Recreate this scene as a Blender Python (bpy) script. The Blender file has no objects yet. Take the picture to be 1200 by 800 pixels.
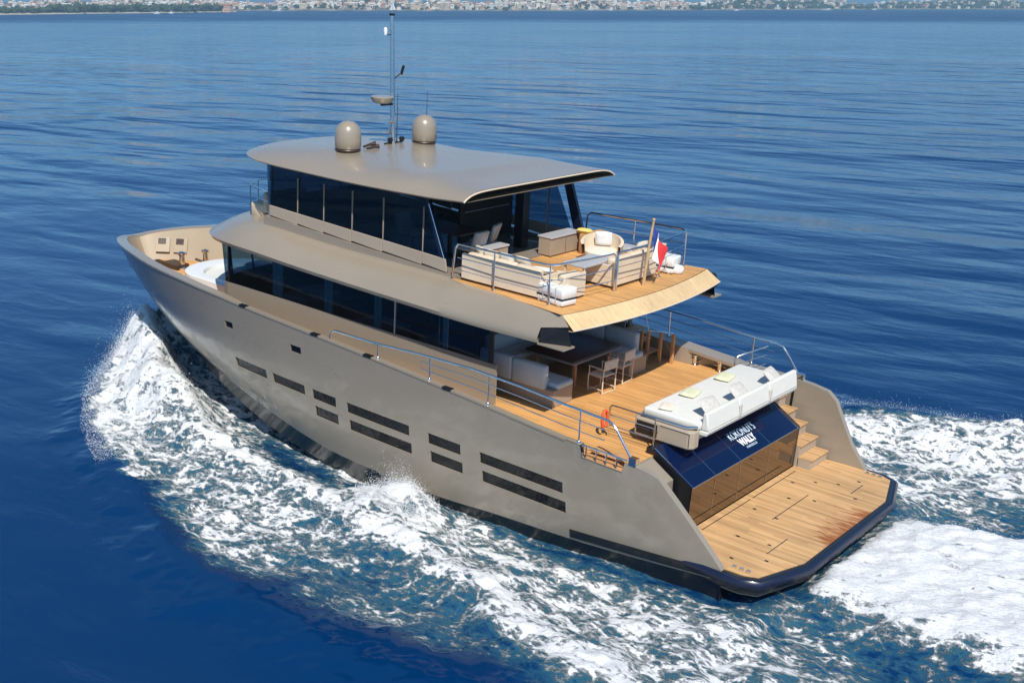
import bpy, math, random
import numpy as np
from mathutils import Matrix, Vector, Euler

random.seed(7)
PI = math.pi
R = math.radians
S = bpy.context.scene
COL = S.collection

# ------------------------------------------------------------------ camera
cam_d = bpy.data.cameras.new("camera")
cam = bpy.data.objects.new("camera", cam_d)
COL.objects.link(cam)
cam_d.sensor_width = 36.0
cam_d.lens = 43.2
cam_d.clip_start = 0.5
cam_d.clip_end = 60000
PITCH, HEAD = R(-15.34), R(-51.21)
fwd = Vector((math.cos(HEAD) * math.cos(PITCH), math.sin(HEAD) * math.cos(PITCH), math.sin(PITCH)))
cam.location = (-11.0135, 24.0930, 11.7979)
cam.rotation_euler = fwd.to_track_quat('-Z', 'Y').to_euler()
S.camera = cam

# ------------------------------------------------------------------ light
SUN_TO = Vector((-0.44, 0.37, 0.62)).normalized()
SUN_EL = math.asin(SUN_TO.z)
SUN_AZ = math.atan2(SUN_TO.x, SUN_TO.y)
W = bpy.data.worlds.new("World")
S.world = W
W.use_nodes = True
wn, wl = W.node_tree.nodes, W.node_tree.links
wn.clear()
w_out = wn.new('ShaderNodeOutputWorld')
w_bg = wn.new('ShaderNodeBackground')
w_sky = wn.new('ShaderNodeTexSky')
w_sky.sky_type = 'NISHITA'
w_sky.sun_disc = False
w_sky.sun_elevation = SUN_EL
w_sky.sun_rotation = SUN_AZ
w_sky.air_density = 1.0
w_sky.dust_density = 0.05
w_sky.ozone_density = 2.2
w_bg.inputs['Strength'].default_value = 0.095
# the sky is mirrored below the horizon, so that steep wavelets never reflect a dark ground
w_geo = wn.new('ShaderNodeTexCoord')
w_abs = wn.new('ShaderNodeVectorMath')
w_abs.operation = 'ABSOLUTE'
w_sep = wn.new('ShaderNodeSeparateXYZ')
w_sep2 = wn.new('ShaderNodeSeparateXYZ')
w_com = wn.new('ShaderNodeCombineXYZ')
wl.new(w_geo.outputs['Generated'], w_sep.inputs['Vector'])
wl.new(w_geo.outputs['Generated'], w_abs.inputs[0])
wl.new(w_abs.outputs['Vector'], w_sep2.inputs['Vector'])
wl.new(w_sep.outputs['X'], w_com.inputs['X'])
wl.new(w_sep.outputs['Y'], w_com.inputs['Y'])
w_lift = wn.new('ShaderNodeMath')
w_lift.operation = 'ADD'
w_lift.inputs[1].default_value = 0.09      # keeps clear of the yellowish band right at the horizon
wl.new(w_sep2.outputs['Z'], w_lift.inputs[0])
wl.new(w_lift.outputs[0], w_com.inputs['Z'])
wl.new(w_com.outputs['Vector'], w_sky.inputs['Vector'])
# thin broken cloud, seen only as pale streaks mirrored in the sea
w_tc = wn.new('ShaderNodeTexCoord')
w_map = wn.new('ShaderNodeMapping')
w_map.inputs['Scale'].default_value = (1.0, 1.0, 3.5)
w_nz = wn.new('ShaderNodeTexNoise')
w_nz.inputs['Scale'].default_value = 2.6
w_nz.inputs['Detail'].default_value = 5
w_rmp = wn.new('ShaderNodeMapRange')
w_rmp.inputs['From Min'].default_value = 0.54
w_rmp.inputs['From Max'].default_value = 0.78
w_rmp.inputs['To Max'].default_value = 0.45
w_mix = wn.new('ShaderNodeMixRGB')
w_mix.inputs['Color2'].default_value = (6.0, 7.0, 8.6, 1)
wl.new(w_tc.outputs['Generated'], w_map.inputs['Vector'])
wl.new(w_map.outputs['Vector'], w_nz.inputs['Vector'])
wl.new(w_nz.outputs['Fac'], w_rmp.inputs['Value'])
wl.new(w_rmp.outputs['Result'], w_mix.inputs['Fac'])
wl.new(w_sky.outputs['Color'], w_mix.inputs['Color1'])
w_tint = wn.new('ShaderNodeMixRGB')
w_tint.blend_type = 'MULTIPLY'
w_tint.inputs['Fac'].default_value = 1.0
w_tint.inputs['Color2'].default_value = (0.64, 1.0, 1.18, 1)
wl.new(w_mix.outputs['Color'], w_tint.inputs['Color1'])
wl.new(w_tint.outputs['Color'], w_bg.inputs['Color'])
wl.new(w_bg.outputs['Background'], w_out.inputs['Surface'])

sun_d = bpy.data.lights.new("sun", 'SUN')
sun_d.energy = 4.8
sun_d.angle = R(0.53)
sun_d.color = (1.0, 0.95, 0.87)
sun = bpy.data.objects.new("sun", sun_d)
COL.objects.link(sun)
sun.location = (0, 0, 60)
sun.rotation_euler = SUN_TO.to_track_quat('Z', 'Y').to_euler()

S.view_settings.view_transform = 'Standard'
S.view_settings.look = 'None'
S.view_settings.gamma = 1.0
S.view_settings.exposure = 0.24
S.render.engine = 'CYCLES'

# ------------------------------------------------------------------ materials
def new_mat(name):
    m = bpy.data.materials.new(name)
    m.use_nodes = True
    n, l = m.node_tree.nodes, m.node_tree.links
    return m, n, l, n['Principled BSDF']

def solid(name, col, rough=0.5, metal=0.0, coat=0.0, var=0.06, scale=3.0, bump=0.0, bscale=60, spec=0.5):
    """plain painted / woven / cast material with a little wear in tone"""
    m, n, l, b = new_mat(name)
    tc = n.new('ShaderNodeTexCoord')
    nz = n.new('ShaderNodeTexNoise')
    nz.inputs['Scale'].default_value = scale
    nz.inputs['Detail'].default_value = 5
    l.new(tc.outputs['Object'], nz.inputs['Vector'])
    mr = n.new('ShaderNodeMapRange')
    mr.inputs['From Min'].default_value = 0.3
    mr.inputs['From Max'].default_value = 0.7
    mr.inputs['To Min'].default_value = 1 - var
    mr.inputs['To Max'].default_value = 1 + var
    l.new(nz.outputs['Fac'], mr.inputs['Value'])
    mx = n.new('ShaderNodeVectorMath')
    mx.operation = 'SCALE'
    mx.inputs[0].default_value = col[:3]
    l.new(mr.outputs['Result'], mx.inputs['Scale'])
    l.new(mx.outputs['Vector'], b.inputs['Base Color'])
    b.inputs['Roughness'].default_value = rough
    b.inputs['Metallic'].default_value = metal
    b.inputs['Coat Weight'].default_value = coat
    b.inputs['Coat Roughness'].default_value = 0.06
    b.inputs['Specular IOR Level'].default_value = spec
    if bump:
        n2 = n.new('ShaderNodeTexNoise')
        n2.inputs['Scale'].default_value = bscale
        n2.inputs['Detail'].default_value = 3
        l.new(tc.outputs['Object'], n2.inputs['Vector'])
        bp = n.new('ShaderNodeBump')
        bp.inputs['Strength'].default_value = bump
        bp.inputs['Distance'].default_value = 0.02
        l.new(n2.outputs['Fac'], bp.inputs['Height'])
        l.new(bp.outputs['Normal'], b.inputs['Normal'])
    return m

def teak(name, col, axis='Y', width=0.11, stain=False, var=0.16, caulk=0.35):
    """laid planks running along the boat with dark seams"""
    m, n, l, b = new_mat(name)
    tc = n.new('ShaderNodeTexCoord')
    sp = n.new('ShaderNodeSeparateXYZ')
    l.new(tc.outputs['Object'], sp.inputs['Vector'])
    def math_(op, a, bb=None):
        k = n.new('ShaderNodeMath')
        k.operation = op
        for i, v in enumerate((a, bb)):
            if v is None:
                continue
            if isinstance(v, (int, float)):
                k.inputs[i].default_value = v
            else:
                l.new(v, k.inputs[i])
        return k.outputs[0]
    v = math_('DIVIDE', sp.outputs[axis], width)
    fl = math_('FLOOR', v)
    fr = math_('FRACT', v)
    seam = math_('LESS_THAN', fr, 0.09)
    # butt joints of the planks
    wn_ = n.new('ShaderNodeTexWhiteNoise')
    wn_.noise_dimensions = '1D'
    l.new(fl, wn_.inputs['W'])
    along = sp.outputs['X' if axis == 'Y' else 'Y']
    sh = math_('ADD', math_('DIVIDE', along, 2.2), math_('MULTIPLY', wn_.outputs['Value'], 7.0))
    pl = math_('FLOOR', sh)
    wn2 = n.new('ShaderNodeTexWhiteNoise')
    wn2.noise_dimensions = '2D'
    cv = n.new('ShaderNodeCombineXYZ')
    l.new(fl, cv.inputs['X'])
    l.new(pl, cv.inputs['Y'])
    l.new(cv.outputs[0], wn2.inputs['Vector'])
    mp = n.new('ShaderNodeMapping')
    mp.inputs['Scale'].default_value = (1.2, 26, 8) if axis == 'Y' else (26, 1.2, 8)
    l.new(tc.outputs['Object'], mp.inputs['Vector'])
    gr = n.new('ShaderNodeTexNoise')
    gr.inputs['Scale'].default_value = 1.0
    gr.inputs['Detail'].default_value = 6
    l.new(mp.outputs[0], gr.inputs['Vector'])
    big = n.new('ShaderNodeTexNoise')
    big.inputs['Scale'].default_value = 0.9
    big.inputs['Detail'].default_value = 5
    l.new(tc.outputs['Object'], big.inputs['Vector'])
    t = math_('ADD', math_('MULTIPLY', math_('SUBTRACT', wn2.outputs['Value'], 0.5), var * 1.6),
              math_('ADD', math_('MULTIPLY', math_('SUBTRACT', gr.outputs['Fac'], 0.5), 0.7),
                    math_('MULTIPLY', math_('SUBTRACT', big.outputs['Fac'], 0.5), 0.5)))
    f = math_('ADD', 1.0, t)
    f = math_('MULTIPLY', f, math_('SUBTRACT', 1.0, math_('MULTIPLY', seam, 1 - caulk)))
    mx = n.new('ShaderNodeVectorMath')
    mx.operation = 'SCALE'
    mx.inputs[0].default_value = col
    l.new(f, mx.inputs['Scale'])
    out = mx.outputs[0]
    if stain:
        ms = n.new('ShaderNodeMapping')
        ms.inputs['Scale'].default_value = (2.4, 24, 1)
        l.new(tc.outputs['Object'], ms.inputs['Vector'])
        ns = n.new('ShaderNodeTexNoise')
        ns.inputs['Scale'].default_value = 1.0
        ns.inputs['Detail'].default_value = 5
        l.new(ms.outputs[0], ns.inputs['Vector'])
        # strongest at the aft edge between y=-1.6 and 1.5, dying forward
        ax = n.new('ShaderNodeMapRange')
        ax.inputs['From Min'].default_value = -1.15
        ax.inputs['From Max'].default_value = -0.15
        ax.inputs['To Min'].default_value = 0.27
        ax.inputs['To Max'].default_value = -0.12
        l.new(sp.outputs['X'], ax.inputs['Value'])
        dy = math_('ABSOLUTE', math_('ADD', sp.outputs['Y'], 0.15))
        ay = n.new('ShaderNodeMapRange')
        ay.inputs['From Min'].default_value = 1.0
        ay.inputs['From Max'].default_value = 1.75
        ay.inputs['To Min'].default_value = 0.0
        ay.inputs['To Max'].default_value = 0.5
        l.new(dy, ay.inputs['Value'])
        k = math_('SUBTRACT', math_('ADD', ns.outputs['Fac'], ax.outputs[0]), ay.outputs[0])
        mk = n.new('ShaderNodeMapRange')
        mk.inputs['From Min'].default_value = 0.58
        mk.inputs['From Max'].default_value = 0.74
        mk.inputs['To Max'].default_value = 0.9
        l.new(k, mk.inputs['Value'])
        mm = n.new('ShaderNodeMixRGB')
        mm.inputs['Color2'].default_value = (0.26, 0.07, 0.015, 1)
        l.new(mk.outputs[0], mm.inputs['Fac'])
        l.new(out, mm.inputs['Color1'])
        out = mm.outputs[0]
    l.new(out, b.inputs['Base Color'])
    b.inputs['Roughness'].default_value = 0.6
    b.inputs['Specular IOR Level'].default_value = 0.3
    bp = n.new('ShaderNodeBump')
    bp.inputs['Strength'].default_value = 0.25
    bp.inputs['Distance'].default_value = 0.004
    l.new(f, bp.inputs['Height'])
    l.new(bp.outputs[0], b.inputs['Normal'])
    return m

def tinted(name, tint, gloss_rough=0.02, through=0.25, ripple=0.0):
    """dark tinted glass: mirrors at a slant, lets part of the light through"""
    m, n, l, b = new_mat(name)
    n.remove(b)
    out = n['Material Output']
    tr = n.new('ShaderNodeBsdfTransparent')
    tr.inputs['Color'].default_value = (*[t * through for t in tint], 1)
    gl = n.new('ShaderNodeBsdfGlossy')
    gl.inputs['Roughness'].default_value = gloss_rough
    gl.inputs['Color'].default_value = (0.75, 0.85, 1.0, 1)
    lw_ = n.new('ShaderNodeLayerWeight')
    pw = n.new('ShaderNodeMath')
    pw.operation = 'POWER'
    pw.inputs[1].default_value = 5.0
    fr = n.new('ShaderNodeMath')
    fr.operation = 'MULTIPLY_ADD'
    fr.inputs[1].default_value = 0.75
    fr.inputs[2].default_value = 0.035
    lw_.inputs['Blend'].default_value = 0.5
    l.new(lw_.outputs['Facing'], pw.inputs[0])
    l.new(pw.outputs[0], fr.inputs[0])
    mx = n.new('ShaderNodeMixShader')
    l.new(fr.outputs[0], mx.inputs['Fac'])
    l.new(tr.outputs[0], mx.inputs[1])
    l.new(gl.outputs[0], mx.inputs[2])
    l.new(mx.outputs[0], out.inputs['Surface'])
    if ripple:
        tc = n.new('ShaderNodeTexCoord')
        nz = n.new('ShaderNodeTexNoise')
        nz.inputs['Scale'].default_value = 0.8
        l.new(tc.outputs['Object'], nz.inputs['Vector'])
        bp = n.new('ShaderNodeBump')
        bp.inputs['Strength'].default_value = ripple
        bp.inputs['Distance'].default_value = 0.05
        l.new(nz.outputs['Fac'], bp.inputs['Height'])
        l.new(bp.outputs[0], gl.inputs['Normal'])
    return m

M = {}
M['paint'] = solid('champagne_paint', (0.298, 0.249, 0.190), 0.32, 0.10, 0.35, 0.03, 0.7)
M['paint_rough'] = solid('nonskid_paint', (0.30, 0.25, 0.19), 0.6, 0, 0, 0.05, 2.0, 0.05)
M['paint_light'] = solid('pale_taupe_paint', (0.38, 0.31, 0.235), 0.4, 0, 0.1, 0.04, 1.0)
M['inner'] = solid('bulwark_lining', (0.36, 0.285, 0.195), 0.5, 0, 0, 0.04, 1.0)
M['cap'] = solid('bulwark_cap', (0.40, 0.36, 0.32), 0.35, 0, 0.2, 0.04, 1.0)
M['boot'] = solid('antifouling', (0.012, 0.012, 0.014), 0.25, 0, 0.3, 0.2, 2.0)
M['teak'] = teak('teak_planks', (0.60, 0.315, 0.11))
M['teak_plat'] = teak('weathered_teak_planks', (0.51, 0.305, 0.14), stain=True, width=0.085, caulk=0.72, var=0.26)
M['teak_fly'] = teak('upper_teak_planks', (0.58, 0.31, 0.11))
M['fascia'] = teak('fascia_slats', (0.62, 0.44, 0.235), 'Y', 0.045, False, 0.06, 0.72)
M['wood'] = solid('oiled_wood', (0.50, 0.26, 0.11), 0.5, 0, 0, 0.15, 6)
M['fascia_wood'] = solid('varnished_pole', (0.50, 0.33, 0.17), 0.4, 0, 0, 0.12, 5)
M['dark_wood'] = solid('dark_table_wood', (0.085, 0.032, 0.017), 0.38, 0, 0.05, 0.2, 4)
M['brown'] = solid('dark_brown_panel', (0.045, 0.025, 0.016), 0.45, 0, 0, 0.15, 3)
M['chrome'] = solid('stainless_steel', (0.72, 0.72, 0.72), 0.16, 1.0, 0, 0.05, 8)
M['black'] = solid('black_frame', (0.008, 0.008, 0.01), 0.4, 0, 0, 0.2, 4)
M['navy'] = solid('navy_rubber', (0.006, 0.009, 0.030), 0.3, 0, 0.15, 0.15, 5)
M['white'] = solid('white_upholstery', (0.64, 0.63, 0.58), 0.7, 0, 0, 0.03, 5, 0.1)
M['gel'] = solid('white_gelcoat', (0.78, 0.78, 0.76), 0.25, 0, 0.2, 0.02, 3)
M['cream'] = solid('cream_upholstery', (0.62, 0.50, 0.36), 0.75, 0, 0, 0.05, 5, 0.1)
M['cream_board'] = solid('cream_panel', (0.66, 0.54, 0.40), 0.55, 0, 0, 0.05, 2)
M['cushion'] = solid('ivory_cushion', (0.70, 0.62, 0.50), 0.85, 0, 0, 0.06, 9, 0.15)
M['green_cushion'] = solid('pale_green_cushion', (0.60, 0.60, 0.40), 0.85, 0, 0, 0.05, 9, 0.15)
M['grey_cushion'] = solid('grey_linen', (0.50, 0.47, 0.43), 0.85, 0, 0, 0.12, 14, 0.15)
M['yellow_cushion'] = solid('yellow_cushion', (0.68, 0.53, 0.14), 0.8, 0, 0, 0.05, 9, 0.1)
M['blue_grey'] = solid('blue_grey_upholstery', (0.46, 0.53, 0.56), 0.7, 0, 0, 0.04, 5, 0.1)
M['taupe'] = solid('taupe_panel', (0.34, 0.27, 0.20), 0.5, 0, 0, 0.05, 3)
M['grey_top'] = solid('grey_stone_top', (0.42, 0.41, 0.41), 0.35, 0, 0, 0.05, 5)
M['orange'] = solid('orange_foam', (0.72, 0.09, 0.02), 0.6, 0, 0, 0.06, 6)
M['curtain'] = solid('teal_curtain', (0.32, 0.50, 0.52), 0.8, 0, 0, 0.1, 8)
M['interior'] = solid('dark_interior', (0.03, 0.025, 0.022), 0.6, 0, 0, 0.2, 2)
M['interior_light'] = solid('pale_interior', (0.45, 0.42, 0.38), 0.6, 0, 0, 0.1, 2)
M['red'] = solid('red_cloth', (0.62, 0.03, 0.03), 0.7, 0, 0, 0.08, 6)
M['flag_white'] = solid('white_cloth', (0.80, 0.80, 0.80), 0.75, 0, 0, 0.05, 6)
M['flag_blue'] = solid('blue_cloth', (0.02, 0.04, 0.25), 0.75, 0, 0, 0.05, 6)
M['seam'] = solid('panel_seam', (0.05, 0.045, 0.04), 0.6)
M['letter_white'] = solid('white_vinyl', (0.80, 0.82, 0.85), 0.5)
M['letter_blue'] = solid('pale_blue_vinyl', (0.62, 0.75, 0.86), 0.5)
M['leaf'] = solid('dark_leaves', (0.03, 0.07, 0.02), 0.7, 0, 0, 0.3, 9)
M['glass_dark'] = tinted('tinted_window_glass', (0.55, 0.80, 1.0), 0.01, 0.46, 0.0)
M['glass_fly'] = tinted('blue_tinted_glass', (0.40, 0.70, 1.0), 0.01, 0.24, 0.0)
M['glass_hull'] = solid('hull_window_glass', (0.004, 0.004, 0.005), 0.04, 0, 0, 0.1, 1, 0.6, 5, 0.35)
M['glass_navy'] = solid('navy_transom_glass', (0.002, 0.009, 0.042), 0.03, 0, 0, 0.05, 1, spec=0.35)
M['glass_mirror'] = solid('bronze_mirror_glass', (0.20, 0.15, 0.10), 0.03, 0.9, 0, 0.03, 1)
M['clear'] = tinted('clear_screen_glass', (0.7, 0.85, 0.9), 0.01, 0.75)

def weather(m):
    n, l = m.node_tree.nodes, m.node_tree.links
    b = n['Principled BSDF']
    tc = n.new('ShaderNodeTexCoord')
    mp = n.new('ShaderNodeMapping')
    mp.inputs['Scale'].default_value = (0.8, 0.8, 1.6)
    nz = n.new('ShaderNodeTexNoise')
    nz.inputs['Scale'].default_value = 1.4
    nz.inputs['Detail'].default_value = 7
    nz.inputs['Distortion'].default_value = 0.8
    mr = n.new('ShaderNodeMapRange')
    mr.inputs['From Min'].default_value = 0.35
    mr.inputs['From Max'].default_value = 0.65
    mr.inputs['To Min'].default_value = 0.27
    mr.inputs['To Max'].default_value = 0.32
    l.new(tc.outputs['Object'], mp.inputs['Vector'])
    l.new(mp.outputs[0], nz.inputs['Vector'])
    l.new(nz.outputs['Fac'], mr.inputs['Value'])
    l.new(mr.outputs[0], b.inputs['Roughness'])
    n2 = n.new('ShaderNodeTexNoise')
    n2.inputs['Scale'].default_value = 0.55
    n2.inputs['Detail'].default_value = 2
    l.new(tc.outputs['Object'], n2.inputs['Vector'])
    bp = n.new('ShaderNodeBump')
    bp.inputs['Strength'].default_value = 0.06
    bp.inputs['Distance'].default_value = 0.01
    l.new(n2.outputs['Fac'], bp.inputs['Height'])
    l.new(bp.outputs[0], b.inputs['Coat Normal'])
weather(M['paint'])
M['hull_paint'] = solid('hull_paint', (0.302, 0.253, 0.194), 0.30, 0.12, 0.6, 0.03, 0.8)
weather(M['hull_paint'])

# ------------------------------------------------------------------ mesh builder
class MB:
    def __init__(s):
        s.v, s.f, s.mi = [], [], []
    def add(s, vs, fs, mi=0):
        o = len(s.v)
        s.v += [tuple(p) for p in vs]
        s.f += [[i + o for i in f] for f in fs]
        s.mi += [mi] * len(fs)
        return s
    def box(s, x0, x1, y0, y1, z0, z1, mi=0, mat=None):
        vs = [Vector((x, y, z)) for z in (z0, z1) for y in (y0, y1) for x in (x0, x1)]
        if mat is not None:
            vs = [mat @ p for p in vs]
        return s.add(vs, [[0, 2, 3, 1], [4, 5, 7, 6], [0, 1, 5, 4], [2, 6, 7, 3], [0, 4, 6, 2], [1, 3, 7, 5]], mi)
    def prism(s, poly, axis, a, b, mi=0):
        """poly: 2-D outline in the other two axes (kept in x,y,z order), extruded along axis from a to b"""
        def put(p, w):
            return {'x': (w, p[0], p[1]), 'y': (p[0], w, p[1]), 'z': (p[0], p[1], w)}[axis]
        n = len(poly)
        vs = [put(p, a) for p in poly] + [put(p, b) for p in poly]
        fs = [list(range(n))[::-1], list(range(n, 2 * n))]
        fs += [[i, (i + 1) % n, n + (i + 1) % n, n + i] for i in range(n)]
        return s.add(vs, fs, mi)
    def grid(s, P, mi=0, closed=False):
        r, c = len(P), len(P[0])
        vs = [p for row in P for p in row]
        fs = []
        for i in range(r - 1):
            for j in range(c - (0 if closed else 1)):
                k = (j + 1) % c
                fs.append([i * c + j, i * c + k, (i + 1) * c + k, (i + 1) * c + j])
        return s.add(vs, fs, mi)
    def tube(s, pts, r=0.02, n=8, mi=0, closed=False):
        pts = [Vector(p) for p in pts]
        m = len(pts)
        rings = []
        ref = None
        for i, p in enumerate(pts):
            a = pts[i - 1] if i > 0 else (pts[-1] if closed else None)
            c = pts[(i + 1) % m] if (i < m - 1 or closed) else None
            d = Vector((0, 0, 0))
            if a is not None:
                d += (p - a).normalized()
            if c is not None:
                d += (c - p).normalized()
            d = d.normalized() if d.length > 1e-6 else Vector((0, 0, 1))
            if ref is None:
                ref = d.orthogonal().normalized()
            u = (ref - d * ref.dot(d))
            u = u.normalized() if u.length > 1e-4 else d.orthogonal().normalized()
            ref = u
            w = d.cross(u)
            rr = r[i] if isinstance(r, (list, tuple)) else r
            rings.append([p + u * (math.cos(2 * PI * k / n) * rr) + w * (math.sin(2 * PI * k / n) * rr) for k in range(n)])
        if closed:
            rings.append(rings[0])
        s.grid(rings, mi, True)
        if not closed:
            o = len(s.v)
            s.add(rings[0], [list(range(n))[::-1]], mi)
            s.add(rings[-1], [list(range(n))], mi)
        return s
    def lathe(s, prof, c=(0, 0, 0), n=24, mi=0, sx=1.0, sy=1.0):
        rings = [[(c[0] + r * math.cos(2 * PI * k / n) * sx, c[1] + r * math.sin(2 * PI * k / n) * sy, c[2] + z) for k in range(n)] for r, z in prof]
        s.grid(rings, mi, True)
        s.add(rings[0], [list(range(n))[::-1]], mi)
        s.add(rings[-1], [list(range(n))], mi)
        return s
    def pillow(s, w, h, d, mat=None, mi=0, n=8):
        """soft square cushion lying in the xy plane, pinched corners"""
        for sg in (1, -1):
            P = []
            for i in range(n + 1):
                row = []
                for j in range(n + 1):
                    a, b = -1 + 2 * i / n, -1 + 2 * j / n
                    t = max(0.0, (1 - a ** 4) * (1 - b ** 4)) ** 0.5
                    pin = 1 - 0.07 * (1 - t) * (1 - abs(abs(a) - abs(b)))
                    p = Vector((a * w / 2 * pin, b * h / 2 * pin, sg * d / 2 * t))
                    row.append(mat @ p if mat is not None else p)
                P.append(row if sg > 0 else row[::-1])
            s.grid(P, mi)
        return s
    def soft(s, x0, x1, y0, y1, z0, z1, r=0.05, mi=0, mat=None, n=3):
        """box with rounded vertical corners and rounded top edge"""
        def outline(ins):
            pts = []
            rr = max(r - ins * 0.3, 0.008)
            for cx, cy, a0 in ((x1 - rr - ins, y1 - rr - ins, 0), (x0 + rr + ins, y1 - rr - ins, 90), (x0 + rr + ins, y0 + rr + ins, 180), (x1 - rr - ins, y0 + rr + ins, 270)):
                for k in range(n + 1):
                    a = R(a0 + 90 * k / n)
                    pts.append((cx + rr * math.cos(a), cy + rr * math.sin(a)))
            return pts
        rows = []
        lev = [(0.012, z0), (0, z0 + 0.012)]
        for k in range(n + 1):
            a = PI / 2 * k / n
            lev.append((r * 0.8 * (1 - math.cos(a)), z1 - r * 0.8 * (1 - math.sin(a))))
        for ins, z in lev:
            rows.append([Vector((p[0], p[1], z)) for p in outline(ins)])
        if mat is not None:
            rows = [[mat @ p for p in row] for row in rows]
        s.grid(rows, mi, True)
        m = len(rows[0])
        s.add(rows[0], [list(range(m))[::-1]], mi)
        s.add(rows[-1], [list(range(m))], mi)
        return s
    def build(s, name, mats, parent=None, smooth=40, bevel=0.0):
        me = bpy.data.meshes.new(name)
        me.from_pydata(s.v, [], s.f)
        me.update()
        if not isinstance(mats, (list, tuple)):
            mats = [mats]
        for m in mats:
            me.materials.append(m)
        if any(s.mi):
            me.polygons.foreach_set('material_index', s.mi)
        import bmesh
        bm = bmesh.new()
        bm.from_mesh(me)
        bmesh.ops.remove_doubles(bm, verts=bm.verts, dist=0.0004)
        bmesh.ops.recalc_face_normals(bm, faces=bm.faces)
        bm.to_mesh(me)
        bm.free()
        if smooth:
            me.polygons.foreach_set('use_smooth', [True] * len(me.polygons))
            me.set_sharp_from_angle(angle=R(smooth))
        ob = bpy.data.objects.new(name, me)
        COL.objects.link(ob)
        if bevel:
            md = ob.modifiers.new('bevel', 'BEVEL')
            md.width = bevel
            md.segments = 2
            md.limit_method = 'ANGLE'
            md.angle_limit = R(40)
        if parent is not None:
            ob.parent = parent
        return ob

def tag(o, label=None, cat=None, group=None, kind=None):
    if label: o['label'] = label
    if cat: o['category'] = cat
    if group: o['group'] = group
    if kind: o['kind'] = kind
    return o

# ------------------------------------------------------------------ boat frame (bow trimmed up while under way)
TRIM = R(3.7)
PIV = Vector((0, 0, 0.7))
BM = Matrix.Translation(PIV) @ Matrix.Rotation(-TRIM, 4, 'Y') @ Matrix.Translation(-PIV)

def empty(name, loc=(0, 0, 0), rz=0.0, label=None, cat=None, group=None):
    """an Empty standing at a point of the boat"""
    o = bpy.data.objects.new(name, None)
    COL.objects.link(o)
    o.empty_display_size = 0.3
    mw = BM @ Matrix.Translation(loc) @ Matrix.Rotation(rz, 4, 'Z')
    o.location = mw.to_translation()
    o.rotation_euler = mw.to_euler()
    tag(o, label, cat, group)
    return o

def solo(o, loc, rz=0.0, label=None, cat=None, group=None, rx=0.0, ry=0.0):
    """a thing that is a single mesh, put on the boat"""
    mw = BM @ Matrix.Translation(loc) @ Matrix.Rotation(rz, 4, 'Z') @ Matrix.Rotation(ry, 4, 'Y') @ Matrix.Rotation(rx, 4, 'X')
    o.location = mw.to_translation()
    o.rotation_euler = mw.to_euler()
    tag(o, label, cat, group)
    return o

def copy_tree(o, parent=None):
    c = o.copy()
    COL.objects.link(c)
    if parent is not None:
        c.parent = parent
    for ch in list(o.children):
        copy_tree(ch, c)
    return c

def curve(tab, x):
    """smooth interpolation through a table of (x, value)"""
    xs = [t[0] for t in tab]
    if x <= xs[0]: return tab[0][1]
    if x >= xs[-1]: return tab[-1][1]
    i = 0
    while xs[i + 1] < x: i += 1
    def slope(k):
        if k == 0: return (tab[1][1] - tab[0][1]) / (xs[1] - xs[0])
        if k == len(tab) - 1: return (tab[-1][1] - tab[-2][1]) / (xs[-1] - xs[-2])
        a = (tab[k][1] - tab[k - 1][1]) / (xs[k] - xs[k - 1])
        b = (tab[k + 1][1] - tab[k][1]) / (xs[k + 1] - xs[k])
        return 0.0 if a * b <= 0 else 2 * a * b / (a + b)
    h = xs[i + 1] - xs[i]
    t = (x - xs[i]) / h
    m0, m1 = slope(i) * h, slope(i + 1) * h
    p0, p1 = tab[i][1], tab[i + 1][1]
    return (2*t**3-3*t*t+1)*p0 + (t**3-2*t*t+t)*m0 + (-2*t**3+3*t*t)*p1 + (t**3-t*t)*m1

yacht = empty('motor_yacht', (0, 0, 0), 0, 'champagne coloured motor yacht under way, with teak decks and dark windows', 'yacht')

# ------------------------------------------------------------------ hull
XF = 15.6            # where the bow begins to round in
LS, LK = 25.0, 23.5  # stem at the rail and at the knuckle
YS = [(0, 3.72), (2, 3.92), (13, 3.89), (16.1, 3.85), (17.5, 3.74), (18.8, 3.55), (20, 3.27), (21.2, 2.86), (22.3, 2.36), (23.2, 1.86), (23.9, 1.38), (24.45, 0.90), (24.78, 0.52), (24.95, 0.22), (25.0, 0.0)]
YK = [(0, 3.60), (9, 3.60), (11, 3.54), (13, 3.36), (15.6, 2.92), (17, 2.55), (19, 1.88), (21, 1.12), (22.4, 0.52), (23.2, 0.20), (23.5, 0.0)]
ZS = [(2.0, 2.46), (3.5, 2.50), (5.4, 2.62), (6.6, 2.71), (9.4, 2.88), (11.5, 2.99), (13, 3.06), (14.6, 3.14), (16.1, 3.23), (18.3, 3.29), (20.2, 3.29), (21.3, 3.24), (22.1, 3.16), (23.2, 3.02), (23.95, 2.91), (24.5, 2.80), (24.8, 2.72), (25.0, 2.64)]
ZK = [(0, 0.46), (2, 0.24), (3.7, 0.08), (6, -0.06), (8, -0.20), (11, -0.20), (14, 0.0), (17, 0.28), (20, 0.52), (23.5, 0.80)]
ZR = [0.33, 0.70, 0.99, 1.17, 1.45, 1.9, 2.31, 2.51]

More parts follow.
